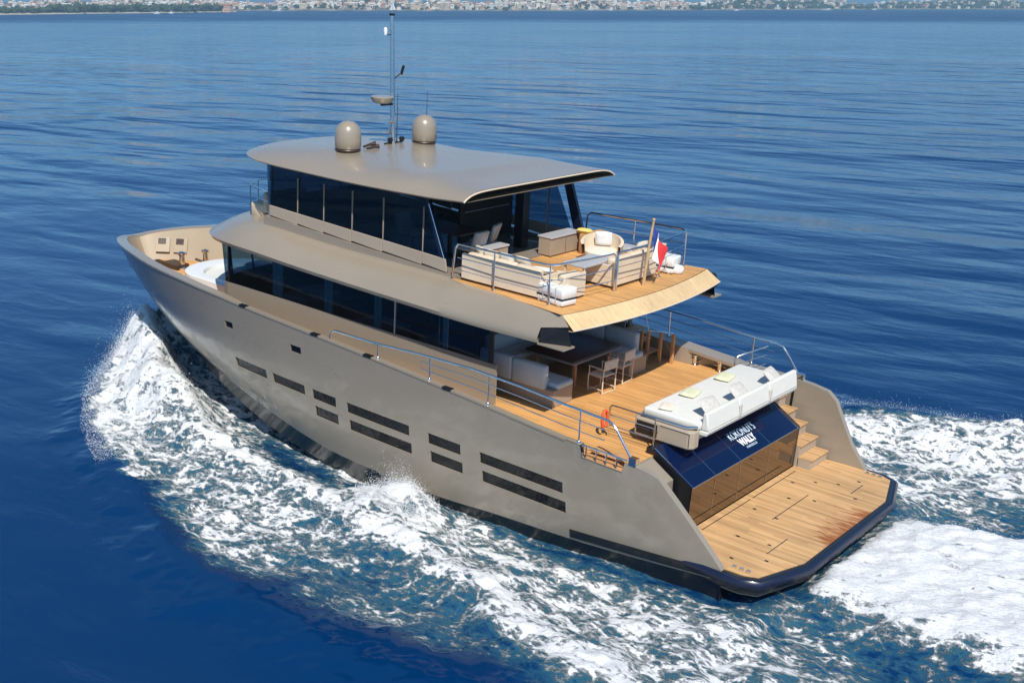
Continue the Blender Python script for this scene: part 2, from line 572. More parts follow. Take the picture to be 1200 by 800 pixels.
def hull_pt(q, t, z=None):
    """q<=XF: metres from the stern; q in (XF, XF+1]: fraction along the bow. t: 0 knuckle .. 1 rail"""
    if q <= XF:
        xs = xk = q
    else:
        xs = XF + (LS - XF) * (q - XF)
        xk = XF + (LK - XF) * (q - XF)
    zs, zk = curve(ZS, xs), curve(ZK, xk)
    if z is not None:
        t = (z - zk) / (zs - zk)
    fb = min(max((q - 12) / 4.0, 0), 1)
    x = xk + (xs - xk) * (t ** (1 - 0.15 * fb) if t > 0 else 0)
    yk, ys = curve(YK, xk), curve(YS, xs)
    y = yk + (ys - yk) * (t ** (0.75 - 0.2 * fb) if t > 0 else 0)
    return Vector((x, y, zk + (zs - zk) * t))

def rows_at(q):
    xs = q if q <= XF else XF + (LS - XF) * (q - XF)
    xk = q if q <= XF else XF + (LK - XF) * (q - XF)
    zs, zk = curve(ZS, xs), curve(ZK, xk)
    out = [0.0]
    n = len(ZR)
    for i, z in enumerate(ZR):
        t = (z - zk) / (zs - zk)
        lo = out[-1] + 0.03
        hi = 1 - 0.02 * (n - i)
        out.append(min(max(t, lo), hi))
    return out + [1.0]

WIN = [(13.98, 15.38, 1.17, 1.45), (12.37, 13.70, 1.17, 1.45), (11.15, 12.06, 1.17, 1.45), (11.10, 12.00, 0.70, 0.99),
       (8.56, 10.74, 1.17, 1.45), (8.50, 10.68, 0.70, 0.99), (6.91, 7.94, 1.17, 1.45), (6.86, 7.88, 0.70, 0.99),
       (3.93, 6.32, 1.17, 1.45), (3.85, 6.26, 0.70, 0.99), (15.20, 15.55, 2.31, 2.51), (12.37, 12.79, 2.31, 2.51)]
qs = set([2.2 + 0.45 * i for i in range(30)] + [XF])
for w in WIN:
    qs |= {w[0], w[1]}
qs |= {2.30, 2.36, 3.40, 3.46}
qs = sorted(qs)
keep = [qs[0]]
wx = {round(v, 4) for w in WIN for v in w[:2]} | {XF, 2.2, 2.30, 2.36, 3.40, 3.46}
for q in qs[1:]:
    if q - keep[-1] < 0.12:
        if round(q, 4) in wx and round(keep[-1], 4) not in wx:
            keep[-1] = q
            continue
        if round(q, 4) not in wx:
            continue
    if q <= XF:
        keep.append(q)
qs = keep
qb = [XF + math.sin(PI / 2 * i / 30) for i in range(1, 31)]
allq = qs + qb

def in_win(q0, q1, z0, z1):
    for w in WIN:
        if q0 >= w[0] - 1e-3 and q1 <= w[1] + 1e-3 and z0 >= w[2] - 0.02 and z1 <= w[3] + 0.02:
            return True
    return False

hull = MB()
NOTCH = (2.30, 3.45)
for sgn in (1, -1):
    P = []
    for q in allq:
        P.append([hull_pt(q, t) for t in rows_at(q)])
        if sgn > 0 and 2.33 < q < 3.43:          # dip of the rail at the mooring recess
            for p in P[-1]:
                p.z = min(p.z, curve(ZS, q) - 0.24)
    for i in range(len(allq) - 1):
        for j in range(len(P[0]) - 1):
            q0, q1 = allq[i], allq[i + 1]
            z0, z1 = P[i][j].z, P[i][j + 1].z
            if sgn > 0 and q1 <= XF + 1e-6 and in_win(q0, q1, z0, z1):
                continue
            c = [P[i][j], P[i + 1][j], P[i + 1][j + 1], P[i][j + 1]]
            hull.add([(p.x, p.y * sgn, p.z) for p in c], [[0, 1, 2, 3]])
    if sgn > 0:
        # reveals of the hull windows
        for w in WIN:
            cols = [q for q in qs if w[0] - 1e-3 <= q <= w[1] + 1e-3]
            ring = [hull_pt(q, 0, w[2]) for q in cols] + [hull_pt(q, 0, w[3]) for q in cols[::-1]]
            inn = [Vector((p.x, p.y - 0.04, p.z)) for p in ring]
            n = len(ring)
            hull.add(ring + inn, [[k, (k + 1) % n, n + (k + 1) % n, n + k] for k in range(n)])
hull_o = hull.build('hull', M['hull_paint'], yacht, 35)
for w in WIN:
    g = MB()
    cols = [q for q in qs if w[0] - 1e-3 <= q <= w[1] + 1e-3]
    g.grid([[hull_pt(q, 0, w[2]) - Vector((0, 0.035, 0)) for q in cols], [hull_pt(q, 0, w[3]) - Vector((0, 0.035, 0)) for q in cols]])
    small = w[3] > 2
    g.build('porthole' if small else 'hull_window', M['glass_hull'], hull_o, 0)

# underwater body
bot = MB()
for sgn in (1, -1):
    P = []
    for q in [0.0, 0.8, 1.5] + allq:
        k = hull_pt(q, 0)
        f = q / XF if q <= XF else 1.0
        xk = k.x if q <= XF else k.x - 1.6 * (q - XF)
        keel = Vector((xk, 0, -1.25 if q <= XF else -1.25 + 1.55 * (q - XF) ** 2.2))
        fy = min(1.0, k.y / 2.0)
        row = [k, Vector((k.x - 0.05 * (1 - fy), max(k.y - 0.02, 0), k.z - 0.03)), Vector((k.x - 0.02 - 0.75 * (1 - fy), max(k.y - 0.12 * fy, 0) * (1 - 0.10 * (1 - fy)), k.z - 0.55)),
               Vector((k.x - 1.3 * (1 - fy), k.y * 0.72, k.z - 0.55 - 0.45 * fy)), Vector((min(keel.x, k.x - 1.5 * (1 - fy)), 0, min(keel.z, k.z - 1.1)))]
        row = [(p.x, p.y * sgn, p.z) for p in row]
        P.append(row)
    bot.grid(P)
bot.add([(0, 3.6, 0.5), (0, 3.57, -0.6), (0, 0, -1.7), (0, -3.57, -0.6), (0, -3.6, 0.5)], [[0, 1, 2, 3, 4]])
bot.build('hull_bottom', M['boot'], yacht, 35)

# stern wings: the hull sides running aft past the transom, leaning in to the platform
for sgn in (1, -1):
    wing = MB()
    top = [(2.2, 2.46), (1.75, 2.40), (1.50, 2.34), (1.41, 2.24), (1.05, 1.86), (0.70, 1.48), (0.35, 1.10), (-0.02, 0.70)]
    if sgn < 0:
        top = [(2.2, 2.46), (1.75, 2.43), (1.30, 2.37), (1.05, 2.20), (0.80, 1.80), (0.45, 1.25), (0.15, 0.90), (-0.02, 0.71)]
    def wy(x, z):
        t = min(max((z - curve(ZK, x)) / (2.46 - curve(ZK, x)), 0), 1)
        return 3.60 + (curve(YS, x) - 3.60) * t ** 0.75
    outer, inner = [], []
    for x, z in top:
        zb = curve(ZK, x)
        ro, ri = [], []
        for k in range(7):
            zz = zb + (z - zb) * k / 6
            y = wy(x, zz)
            ro.append((x, y * sgn, zz))
            ri.append((x + (0.0 if x > 0 else 0.0), (y - 0.16) * sgn, max(zz, 0.3)))
        outer.append(ro)
        inner.append(ri)
    wing.grid(outer)
    wing.grid(inner)
    wing.grid([[o[-1], i[-1]] for o, i in zip(outer, inner)])
    wing.grid([[o, i] for o, i in zip(outer[-1], inner[-1])])
    wing.build('stern_wing', M['hull_paint'], yacht, 35)

# bulwark: cap rail and inner lining following the rail in plan
def rail_pts(off, qlist):
    raw = [hull_pt(q, 1) for q in qlist]
    out = []
    for i, p in enumerate(raw):
        a, b = raw[max(i - 1, 0)], raw[min(i + 1, len(raw) - 1)]
        d = (b - a)
        if i == len(raw) - 1:
            d = Vector((0, -1, 0))
        n = Vector((d.y, -d.x, 0)).normalized()
        if n.y > 0 and i < len(raw) - 1:
            n = -n
        out.append(Vector((p.x + n.x * off, max(p.y + n.y * off, 0.0), p.z)))
    out[-1].y = 0
    return out
capq = [q for q in allq if q >= 3.6]
def capw(q):
    return 0.14 + 0.16 * min(max((q - 14.5) / 1.7, 0), 1)
cap = MB()
lin = MB()
o_pts = rail_pts(-0.012, capq)
i_pts = []
for k, q in enumerate(capq):
    i_pts.append(rail_pts(capw(q), capq)[k])
BZ = 1.88   # bow deck level
l_pts = []
for k, q in enumerate(capq):
    w_ = hull_pt(q, 0, BZ)
    d_ = hull_pt(q, 1)
    t_ = i_pts[k]
    l_pts.append(Vector((min(t_.x, w_.x - 0.10 * max(0, q - XF) - 0.02), max(0.0, min(t_.y, w_.y - 0.10)), BZ)))
# keep the inner line tidy where it reaches the stem
for sgn in (1, -1):
    def m_(p, dz=0.0):
        return (p.x, p.y * sgn, p.z + dz)
    cap.grid([[m_(o, -0.03), m_(o, 0.018), m_(i, 0.018), m_(i, -0.03)] for o, i in zip(o_pts, i_pts)])
    lin.grid([[(p.x, p.y * sgn, p.z - 0.02), (b_.x, b_.y * sgn, b_.z)] for p, b_ in zip(i_pts, l_pts)])
cap.build('bulwark_cap', M['paint'], yacht, 35)
bulwark = lin.build('bulwark_lining', M['inner'], yacht, 35)

# vents and lockers in the bow lining (starboard side, seen from port)
ti = sorted([(p.x, p.y) for p in i_pts], key=lambda p: p[0])
tl = sorted([(p.x, p.y) for p in l_pts], key=lambda p: p[0])
def lin_y(x, z):
    f = (z - BZ) / (curve(ZS, x) - BZ)
    return -(curve(tl, x) * (1 - f) + curve(ti, x) * f)
for cx in (24.12, 23.66):
    p0, p1 = Vector((cx - 0.25, lin_y(cx - 0.25, 2.42), 0)), Vector((cx + 0.25, lin_y(cx + 0.25, 2.42), 0))
    az = math.atan2(p1.y - p0.y, p1.x - p0.x)
    lean = math.atan2(lin_y(cx, 2.75) - lin_y(cx, 2.35), 0.4)
    mat = Matrix.Translation((cx, (p0.y + p1.y) / 2 + 0.03, 2.42)) @ Matrix.Rotation(az, 4, 'Z') @ Matrix.Rotation(-lean, 4, 'X')
    d = MB().box(-0.23, 0.23, 0.012, 0.03, -0.30, 0.22, 0, mat)
    door = d.build('locker_door', M['inner'], yacht, 0, 0.008)
    v = MB()
    for k in range(5):
        v.box(-0.13, 0.13, 0.032, 0.05, -0.02 + 0.042 * k, 0.006 + 0.042 * k, 0, mat @ Matrix.Translation((0.03, 0, 0)))
    v.build('vent', M['brown'], door, 0)

# decks
def deck_outline(x0, x1, z, inset):
    pts = []
    xs_ = np.linspace(x0, x1, 24)
    tab = sorted([(p.x, p.y) for p in l_pts], key=lambda t: t[0])
    for x in xs_:
        pts.append((x, max(curve(tab, x) - inset, 0.02)))
    return pts
ol = deck_outline(15.6, 24.1, 2.2, 0.0)
dk = MB()
dk.grid([[(x, y, BZ + 0.02), (x, 0, BZ + 0.02), (x, -y, BZ + 0.02)] for x, y in ol])
dk.box(15.55, 15.62, -3.4, 3.4, BZ, 2.2)
dk.build('foredeck', M['teak'], yacht, 0)
dk = MB()
dk.box(2.42, 8.6, -3.72, 3.72, 2.10, 2.20)
for sgn in (1, -1):
    dk.grid([[(x, sgn * 2.6, 2.2), (x, sgn * min(3.72, hull_pt(x, 0, 2.15).y - 0.14), 2.2)] for x in np.linspace(8.6, 15.6, 15)])
dk.build('main_deck', M['teak'], yacht, 0)
# inner sheer strip beside the aft deck (rail base) and side bulwark lining aft
for sgn in (1, -1):
    co = MB()
    xs_ = [3.46, 4.0, 4.6, 5.2, 5.8, 6.4, 6.9]
    if sgn < 0:
        xs_ = [2.2, 2.6, 3.0, 3.46] + xs_[1:]
    wdt = 0.16 if sgn > 0 else 0.50
    co.grid([[(x, sgn * (curve(YS, x) + 0.0), curve(ZS, x) + 0.012), (x, sgn * (curve(YS, x) - wdt), curve(ZS, x) + 0.012),
              (x, sgn * (curve(YS, x) - wdt), curve(ZS, x) - 0.07), (x, sgn * (curve(YS, x) - 0.10), curve(ZS, x) - 0.07)] for x in xs_])
    co.grid([[(x, sgn * (curve(YS, x) - 0.16 - (0.34 if (sgn < 0 and (x > 5.15 or x < 2.8)) else 0)), curve(ZS, x) + 0.008), (x, sgn * (curve(YS, x) - 0.17 - (0.34 if (sgn < 0 and (x > 5.15 or x < 2.8)) else 0)), 2.19)] for x in xs_])
    co.build('coaming', M['paint'], yacht, 30)
# port side mooring recess: teak floored slot in the rail with rollers
rc = MB()
rc.box(2.32, 3.44, 3.40, 3.89, 2.205, 2.225)
slot = rc.build('mooring_recess', M['wood'], yacht, 0)
r2 = MB()
for k in range(4):
    x = 2.55 + 0.26 * k
    r2.tube([(x, 3.86, 2.225), (x, 3.86, 2.49)], 0.018)
r2.tube([(2.3, 3.86, 2.485), (3.45, 3.86, 2.505)], 0.02)
r2.build('fairlead', M['chrome'], slot)
r3 = MB()
r3.box(2.35, 3.4, 3.30, 3.62, 2.30, 2.33)
r3.build('teak_step', M['wood'], slot, 0, 0.006)

# small freeing-port hatches along the rail
for x in (14.6, 9.9, 7.3, 11.2 + 0.6):
    h = MB()
    y = curve(YS, x)
    z = curve(ZS, x)
    h.box(x - 0.14, x + 0.14, y - 0.11, y + 0.014, z - 0.035, z + 0.03)
    h.build('rail_fitting', M['black'] if x != 11.8 else M['chrome'], yacht, 0, 0.006)
h = MB()
h.box(24.1, 24.22, 1.55, 1.75, 1.72, 1.80)
a = hull_pt(XF + (23.9 - XF) / (LS - XF), 0.62)
an = MB().box(a.x - 0.14, a.x + 0.14, a.y - 0.05, a.y + 0.03, a.z - 0.1, a.z + 0.1)
an.build('bow_fairlead', M['chrome'], yacht, 0, 0.02)

# low dark slot on the quarter
sl = MB()
P = []
for k in range(13):
    x = 3.75 - 3.72 * k / 12
    zt, zb = 0.34 + 0.34 * (3.75 - x) / 3.75, 0.14 + 0.34 * (3.75 - x) / 3.75
    def oy(z):
        if x >= 2.2:
            return hull_pt(x, 0, z).y
        t = min(max((z - curve(ZK, x)) / (2.46 - curve(ZK, x)), 0), 1)
        return 3.60 + (curve(YS, x) - 3.60) * t ** 0.75
    P.append([(x, oy(zt) - 0.02, zt), (x, oy(zt) + 0.012, zt), (x, oy(zb) + 0.012, zb), (x, oy(zb) - 0.02, zb)])
sl.grid(P)
sl.build('quarter_vent', [M['boot']], yacht, 0)

# ------------------------------------------------------------------ swim platform and transom
pl = [(1.46, 3.50), (0.0, 3.62), (-0.45, 3.62), (-0.80, 3.45), (-1.22, 2.15)]
def full(p):
    return p + [(x, -y) for x, y in p[::-1]]
def offs(p, d):
    return [(x - (d if i >= 2 else 0), y + (d if y > 0 else -d)) for i, (x, y) in enumerate(p)] 
pf = MB()
pf.prism(full(pl), 'z', 0.36, 0.70)
platform = pf.build('swim_platform', M['boot'], yacht, 0, 0.02)
td = MB()
td.prism(full([(1.40, 3.42), (-0.02, 3.52), (-0.42, 3.50), (-0.72, 3.36), (-1.12, 2.10)]), 'z', 0.702, 0.716)
td.build('platform_deck', M['teak_plat'], platform, 0)
fn = MB()
path = [(0.9, 3.60), (0.0, 3.67), (-0.45, 3.67), (-0.84, 3.48), (-1.27, 2.16)]
path = path + [(x, -y) for x, y in path[::-1]]
rows = []
for i, (x, y) in enumerate(path):
    a = Vector(path[max(i - 1, 0)])
    b2 = Vector(path[min(i + 1, len(path) - 1)])
    d = (b2 - a).normalized()
    nrm = Vector((-d.y, d.x)) 
    if nrm.dot(Vector((x - 0.6, y))) < 0:
        nrm = -nrm
    rows.append([(x + nrm.x * o, y + nrm.y * o, z) for o, z in ((-0.08, 0.51), (0.0, 0.51), (0.04, 0.53), (0.05, 0.58), (0.04, 0.64), (0.0, 0.69), (-0.08, 0.69))])
fn.grid(rows)
fn.build('fender_band', M['navy'], platform, 50)
lw = MB()
lw.prism(full([(1.2, 3.56), (-0.40, 3.56), (-0.76, 3.40), (-1.16, 2.12)]), 'z', 0.30, 0.357)
lw.build('platform_underside', M['paint_rough'], platform, 0, 0.02)
for y in (2.2, 0.75, -0.75, -2.2):
    MB().box(-0.86, 0.3, y - 0.5, y + 0.5, -0.55, 0.297).build('platform_bracket', M['boot'], platform, 0, 0.03)
for (x, y) in ((0.95, -1.5), (0.55, -1.9), (0.1, -2.2), (0.6, -0.6), (0.1, -0.9), (0.3, 0.6), (0.5, 2.0), (-0.2, 1.9), (0.1, 3.0), (-0.5, 2.6), (-0.55, -1.7), (-0.2, -2.7), (0.9, 0.5)):
    MB().box(x - 0.04, x + 0.04, y - 0.025, y + 0.025, 0.717, 0.724).build('deck_fitting', M['boot'], platform, 0)
for a, b2 in (((0.35, 0.7), (0.35, -1.1)), ((-0.35, 2.3), (-0.35, 1.35)), ((-0.35, -1.9), (-0.35, -2.6)), ((1.22, 2.3), (1.22, 0.1)), ((1.22, 0.0), (1.22, -2.2))):
    MB().box(a[0] - 0.010, a[0] + 0.010, b2[1], a[1], 0.717, 0.7205).build('hatch_line', M['boot'], platform, 0)
for sgn in (1, -1):
    for k in range(3):
        x = -0.15 - 0.16 * k
        MB().box(x - 0.045, x + 0.045, sgn * 3.32 - 0.03, sgn * 3.32 + 0.03, 0.717, 0.77).build('cleat', M['chrome'], platform, 0, 0.01)

GY0, GY1 = -2.42, 2.62
tg = MB()
tg.add([(1.42, GY0, 0.72), (1.42, GY1, 0.72), (1.38, GY1, 1.74), (1.38, GY0, 1.74)], [[0, 1, 2, 3]], 1)
tg.add([(1.38, GY0, 1.744), (1.38, GY1, 1.744), (2.42, GY1, 2.36), (2.42, GY0, 2.36)], [[0, 1, 2, 3]], 0)
tg.prism([(1.44, 0.70), (1.40, 1.735), (2.42, 2.34), (2.6, 2.34), (2.6, 0.70)], 'y', GY0 + 0.01, GY1 - 0.01, 2)
transom = tg.build('transom_glass', [M['glass_navy'], M['glass_mirror'], M['black']], yacht, 0)
sm = MB()
def on_glass(y, s, off=0.006):
    """point on the sloping transom glass: y across, s up the slope from the fold"""
    d = Vector((1.04, 0, 0.616)).normalized()
    n = Vector((-0.616, 0, 1.04)).normalized()
    p = Vector((1.38, y, 1.744)) + d * s + n * off
    return p
for y in (1.62, 0.47, -0.95):
    a, b2 = on_glass(y, 0.0), on_glass(y, 1.18)
    sm.tube([a, b2], 0.007, 4)
    sm.tube([(1.372, y, 1.74), (1.412, y, 0.72)], 0.005, 4)
sm.tube([on_glass(GY0, 0), on_glass(GY1, 0)], 0.010, 6)
sm.tube([on_glass(GY1 - 0.04, 0), on_glass(GY1 - 0.04, 1.2)], 0.010, 6)
sm.tube([on_glass(GY0 + 0.04, 0), on_glass(GY0 + 0.04, 1.2)], 0.010, 6)
sm.build('glass_seam', M['chrome'], transom)
fr = MB()
fr.tube([on_glass(GY0 - 0.02, 0, 0.0), on_glass(GY0 - 0.02, 1.2, 0.0)], 0.04, 6)
fr.tube([(1.40, GY0 - 0.02, 1.74), (1.44, GY0 - 0.02, 0.72)], 0.035, 6)
fr.build('glass_frame', M['brown'], transom)

def lettering(txt, y, s, size, mat, sx=1.0, offset=0.0, name='lettering'):
    cu = bpy.data.curves.new(name, 'FONT')
    cu.body = txt
    cu.size = size
    cu.align_x = 'CENTER'
    cu.extrude = 0.001
    cu.offset = offset
    tmp = bpy.data.objects.new(name, cu)
    COL.objects.link(tmp)
    dg = bpy.context.evaluated_depsgraph_get()
    me = bpy.data.meshes.new_from_object(tmp.evaluated_get(dg))
    bpy.data.objects.remove(tmp)
    o = bpy.data.objects.new(name, me)
    me.materials.clear()
    me.materials.append(mat)
    COL.objects.link(o)
    up = Vector((1.04, 0, 0.616)).normalized()
    rt = Vector((0, -1, 0))
    nn = rt.cross(up)
    mw = Matrix((( rt.x, up.x, nn.x, 0), (rt.y, up.y, nn.y, 0), (rt.z, up.z, nn.z, 0), (0, 0, 0, 1)))
    p = on_glass(y, s, 0.008)
    o.matrix_local = Matrix.Translation(p) @ mw @ Matrix.Diagonal((sx, 1, 1, 1))
    o.parent = transom
    return o
lettering("KOKONUT'S", -0.40, 0.515, 0.30, M['letter_blue'], 0.70)
lettering("WALLY", -0.34, 0.285, 0.26, M['letter_white'], 0.80, 0.012)
lettering("MARSEILLE", -0.34, 0.175, 0.088, M['letter_blue'], 1.15)

# stairs between the glass and each wing
for sgn in (-1,):
    st = MB()
    rs = MB()
    yi = -GY0 + 0.06 if sgn < 0 else GY1 + 0.06
    for k in range(5):
        x0, z1 = 0.98 + 0.32 * k, 0.98 + 0.29 * k
        st.box(x0 - 0.03, x0 + 0.34, sgn * yi, sgn * 3.42, z1 - 0.04, z1)
        rs.box(x0 + 0.01, x0 + 0.36, sgn * yi, sgn * 3.42, 0.705, z1 - 0.043)
    flight = rs.build('stern_stairs', M['paint_light'], yacht, 0, 0.006)
    st.build('stair_tread', M['teak_plat'], flight, 0, 0.008)

hs = MB()
hs.prism([(2.62, 2.195), (2.36, 2.195), (1.80, 1.86), (1.80, 0.72), (2.62, 0.72)], 'y', GY1 + 0.10, 3.50)
hs.build('stern_locker', M['paint'], yacht, 0, 0.01)
# bulkhead under the aft deck edge
bk = MB()
bk.box(2.62, 2.66, -3.70, 3.70, 0.7, 2.10)
bk.build('aft_bulkhead', M['paint'], yacht, 0)

# ------------------------------------------------------------------ sun bed over the transom
sb = MB()
sb.prism([(1.84, 2.20), (1.74, 2.08), (1.74, 1.88), (1.96, 1.80), (1.96, -2.50), (2.0, -2.55), (3.20, -2.55), (3.28, -2.4), (3.28, 2.05), (3.20, 2.20)], 'z', 2.37, 2.78)
bed = sb.build('sunbed_base', M['paint_light'], yacht, 0, 0.03)
ng = MB()
ng.box(2.62, 3.15, 2.203, 2.212, 2.43, 2.72)
ng.build('locker_opening', M['black'], bed, 0)
ng = MB()
ng.box(2.60, 3.18, 2.205, 2.225, 2.555, 2.58)
ng.box(1.80, 2.55, 2.203, 2.21, 2.735, 2.745)
ng.box(1.80, 1.81, 2.203, 2.21, 2.42, 2.745)
ng.build('locker_trim', M['seam'], bed, 0)
tr = MB()
tr.tube([(3.1, 2.12, 2.84), (1.95, 2.12, 2.84), (1.74, 1.98, 2.86)], 0.03)
tr.build('grab_bar', M['chrome'], bed)

mt = empty('sun_mattress', (2.3, 0, 2.785), 0, 'wide white sunbathing mattress with backrest over the blue stern glass', 'mattress')
a = MB()
a.soft(-0.57, 0.88, -2.44, 1.95, 0.0, 0.16, 0.06)
a.build('mattress_pad', M['white'], mt, 50)
for k in range(3):
    y0 = 1.86 - 1.43 * (k + 1) + 0.012
    MB().prism([(-0.56, -0.02), (-0.75, -0.02), (-0.68, 0.39), (-0.58, 0.39)], 'y', y0, y0 + 1.405).build('back_cushion', M['white'], mt, 60, 0.03)
a = MB()
a.prism([(-0.50, -0.14), (-0.70, -0.14), (-0.75, -0.025), (-0.50, -0.025)], 'y', -2.44, 1.86)
a.build('bolster', M['white'], mt, 60, 0.025)
for k in (0.43, -1.0):
    MB().box(-0.755, -0.715, k - 0.055, k + 0.055, 0.0, 0.30, 0, Matrix.Rotation(R(-3), 4, 'Y')).build('strap', M['grey_cushion'], mt, 0, 0.015)

def pillow_thing(name, loc, rz, tilt, w, h, d, mat, label, group=None):
    """a loose square cushion; tilt = lean about its lower edge"""
    p = MB().pillow(w, h, d)
    o = p.build(name, mat, None, 60)
    return solo(o, loc, rz, label, 'cushion', group, rx=tilt)
for k, y in enumerate((1.30, 0.0, -1.62)):
    pillow_thing('backrest_pillow', (1.84, y, 3.15), R(-90 + (k - 1) * 8), R(40), 0.60, 0.50, 0.13, M['grey_cushion'],
                 ['grey linen pillow leaning at the near port end of the white mattress', 'grey linen pillow leaning in the middle of the white mattress back',
                  'grey linen pillow leaning at the far starboard end of the white mattress'][k], 'pillows leaning on the sun mattress')
for k, y in enumerate((0.45, -1.15)):
    pillow_thing('flat_pillow', (2.86, y, 2.985), R(-80), R(3), 0.62, 0.40, 0.09, M['green_cushion'],
                 ['pale green pillow lying flat on the mattress, nearer the port side', 'pale green pillow lying flat on the mattress, farther to starboard'][k], 'flat pillows on the sun mattress')
pillow_thing('flat_pillow', (2.75, 1.62, 2.98), R(-70), R(2), 0.46, 0.34, 0.07, M['cushion'], 'small ivory pillow lying at the port end of the white mattress', 'flat pillows on the sun mattress')

# ------------------------------------------------------------------ railings
def rail(name, top, base_z, mids, posts, r=0.024, mat=None, parent=None, mid_r=0.012):
    """top: polyline; mids: fractions down; posts: list of indices or points"""
    m = MB()
    m.tube(top, r)
    for f in mids:
        m.tube([(p[0], p[1], base_z(p) + (p[2] - base_z(p)) * f) for p in top], mid_r, 6)
    for p in posts:
        m.tube([(p[0], p[1], base_z(p)), p], 0.02)
        m.lathe([(0.045, 0), (0.045, 0.02), (0.022, 0.05)], (p[0], p[1], base_z(p)), 10)
    return m.build(name, mat or M['chrome'], parent or yacht)

def lerp_pt(path, x):
    for a, b2 in zip(path[:-1], path[1:]):
        lo, hi = sorted((a[0], b2[0]))
        if lo - 1e-6 <= x <= hi + 1e-6 and hi > lo:
            t = (x - a[0]) / (b2[0] - a[0])
            return tuple(a[i] + (b2[i] - a[i]) * t for i in range(3))
    return path[-1]
for sgn in (1, -1):
    def yy(x): return sgn * (curve(YS, x) - 0.07)
    bz = lambda p: curve(ZS, p[0]) + 0.01
    x_f = 11.3
    path = [(x_f, yy(x_f), bz((x_f,)) + 0.02), (x_f - 0.02, yy(x_f), bz((x_f,)) + 0.14), (x_f - 0.18, yy(x_f), bz((x_f,)) + 0.27)]
    for x in (9.8, 8.2, 6.6, 5.2, 4.0, 3.4, 2.9):
        hgt = 0.32 + (0.42 if x < 9 else 0.2) * min(1, (10.5 - x) / 4.5)
        path.append((x, yy(x), bz((x,)) + hgt))
    path += [(2.72, yy(2.72), bz((2.72,)) + 0.70), (2.60, yy(2.6), bz((2.6,)) + 0.58), (2.16, yy(2.16), 2.50)]
    posts = [lerp_pt(path, x) for x in (9.6, 7.9, 6.1, 3.55)]
    m = MB()
    m.tube(path, 0.028)
    for p in posts:
        m.tube([(p[0], p[1], bz(p)), p], 0.02)
        m.lathe([(0.045, 0), (0.045, 0.03), (0.022, 0.06)], (p[0], p[1], bz(p)), 10)
    for f in (0.36, 0.68):
        m.tube([(p[0], p[1], bz(p) + (p[2] - bz(p)) * f) for p in path if 2.9 <= p[0] <= 8.3], 0.012, 6)
    # end bracket
    m.box(2.04, 2.22, yy(2.1) - 0.07, yy(2.1) + 0.07, 2.42, 2.60)
    m.build('side_railing', M['chrome'], yacht)
# gate rails either side of the sun bed
for sgn in (1, -1):
    yb = 2.42 if sgn > 0 else -2.72
    m = MB()
    x0, x1 = (3.75, 2.55)
    top = [(x0, yb * 1.0, 2.20), (x0, yb, 2.88), (x0 - 0.06, yb, 2.96), (x1, yb, 2.96), (x1, yb, 2.2)] if sgn > 0 else \
          [(3.45, yb, 2.20), (3.45, yb, 2.92), (3.40, yb - 0.06, 3.0), (3.05, yb - 0.95, 3.16)]
    m.tube(top, 0.022)
    for z in (2.72, 2.48):
        if sgn > 0:
            m.tube([(x0, yb, z), (x1, yb, z)], 0.012, 6)
        else:
            m.tube([(3.45, yb, z + 0.05), (3.05, yb - 0.95, z + 0.2)], 0.012, 6)
    m.build('gate_railing', M['chrome'], yacht)

# mooring bollards on the starboard quarter and lashed line
for x in (5.0, 4.25, 3.55):
    m = MB()
    for dy in (0,):
        m.lathe([(0.11, 0), (0.11, 0.03), (0.055, 0.05), (0.055, 0.22), (0.09, 0.26), (0.09, 0.29), (0.03, 0.30)], (x, -3.48, 2.2), 14)
    m.tube([(x - 0.17, -3.48, 2.36), (x + 0.17, -3.48, 2.36)], 0.022)
    m.build('mooring_bollard', M['chrome'], yacht)

# ------------------------------------------------------------------ deckhouse
DY = 2.75
def front_curve(n=14, xc=16.6, xm=17.5, y=DY):
    return [(xc + (xm - xc) * math.cos(a) ** 0.8 if abs(a) < PI / 2 - 1e-6 else xc, y * math.sin(a)) for a in [(-PI / 2 + PI * k / n) for k in range(n + 1)]]
dh = MB()
for sgn in (1, -1):
    dh.box(6.80, 16.62, sgn * (DY - 0.06), sgn * DY, 2.19, 3.19)
fc = front_curve()
dh.grid([[(x, y, 1.85), (x - 0.05, y, 3.19)] for x, y in fc])
dh_o = dh.build('deckhouse', M['paint'], yacht, 30)
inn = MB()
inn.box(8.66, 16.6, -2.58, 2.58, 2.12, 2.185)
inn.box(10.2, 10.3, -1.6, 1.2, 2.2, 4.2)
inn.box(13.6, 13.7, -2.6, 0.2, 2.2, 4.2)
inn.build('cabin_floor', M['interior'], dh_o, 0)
fu = MB()
fu.soft(8.9, 9.9, 0.9, 2.3, 2.2, 3.0, 0.1)
fu.soft(10.9, 12.3, 1.2, 2.4, 2.2, 2.95, 0.1)
fu.soft(14.2, 15.2, 0.6, 2.0, 2.2, 3.05, 0.1)
fu.build('cabin_sofa', M['interior_light'], dh_o)
fl = MB()
for k in range(16):
    fl.lathe([(0.01, 0), (0.06, 0.03), (0.07, 0.08), (0.02, 0.12)], (15.75 + random.uniform(-.25, .25), 1.9 + random.uniform(-.3, .3), 3.2 + random.uniform(0, .2)), 7)
fl.build('flowers', M['red'], dh_o)
lv = MB()
for k in range(40):
    a = random.uniform(0, 6.28)
    rr = random.uniform(0.1, 0.42)
    p = Vector((16.0 + rr * math.cos(a), 1.9 + rr * math.sin(a), 3.2 + random.uniform(0, .4)))
    lv.add([p, p + Vector((.07, .02, .05)), p + Vector((.02, .08, .1))], [[0, 1, 2]])
lv.build('houseplant', M['leaf'], dh_o, 0)
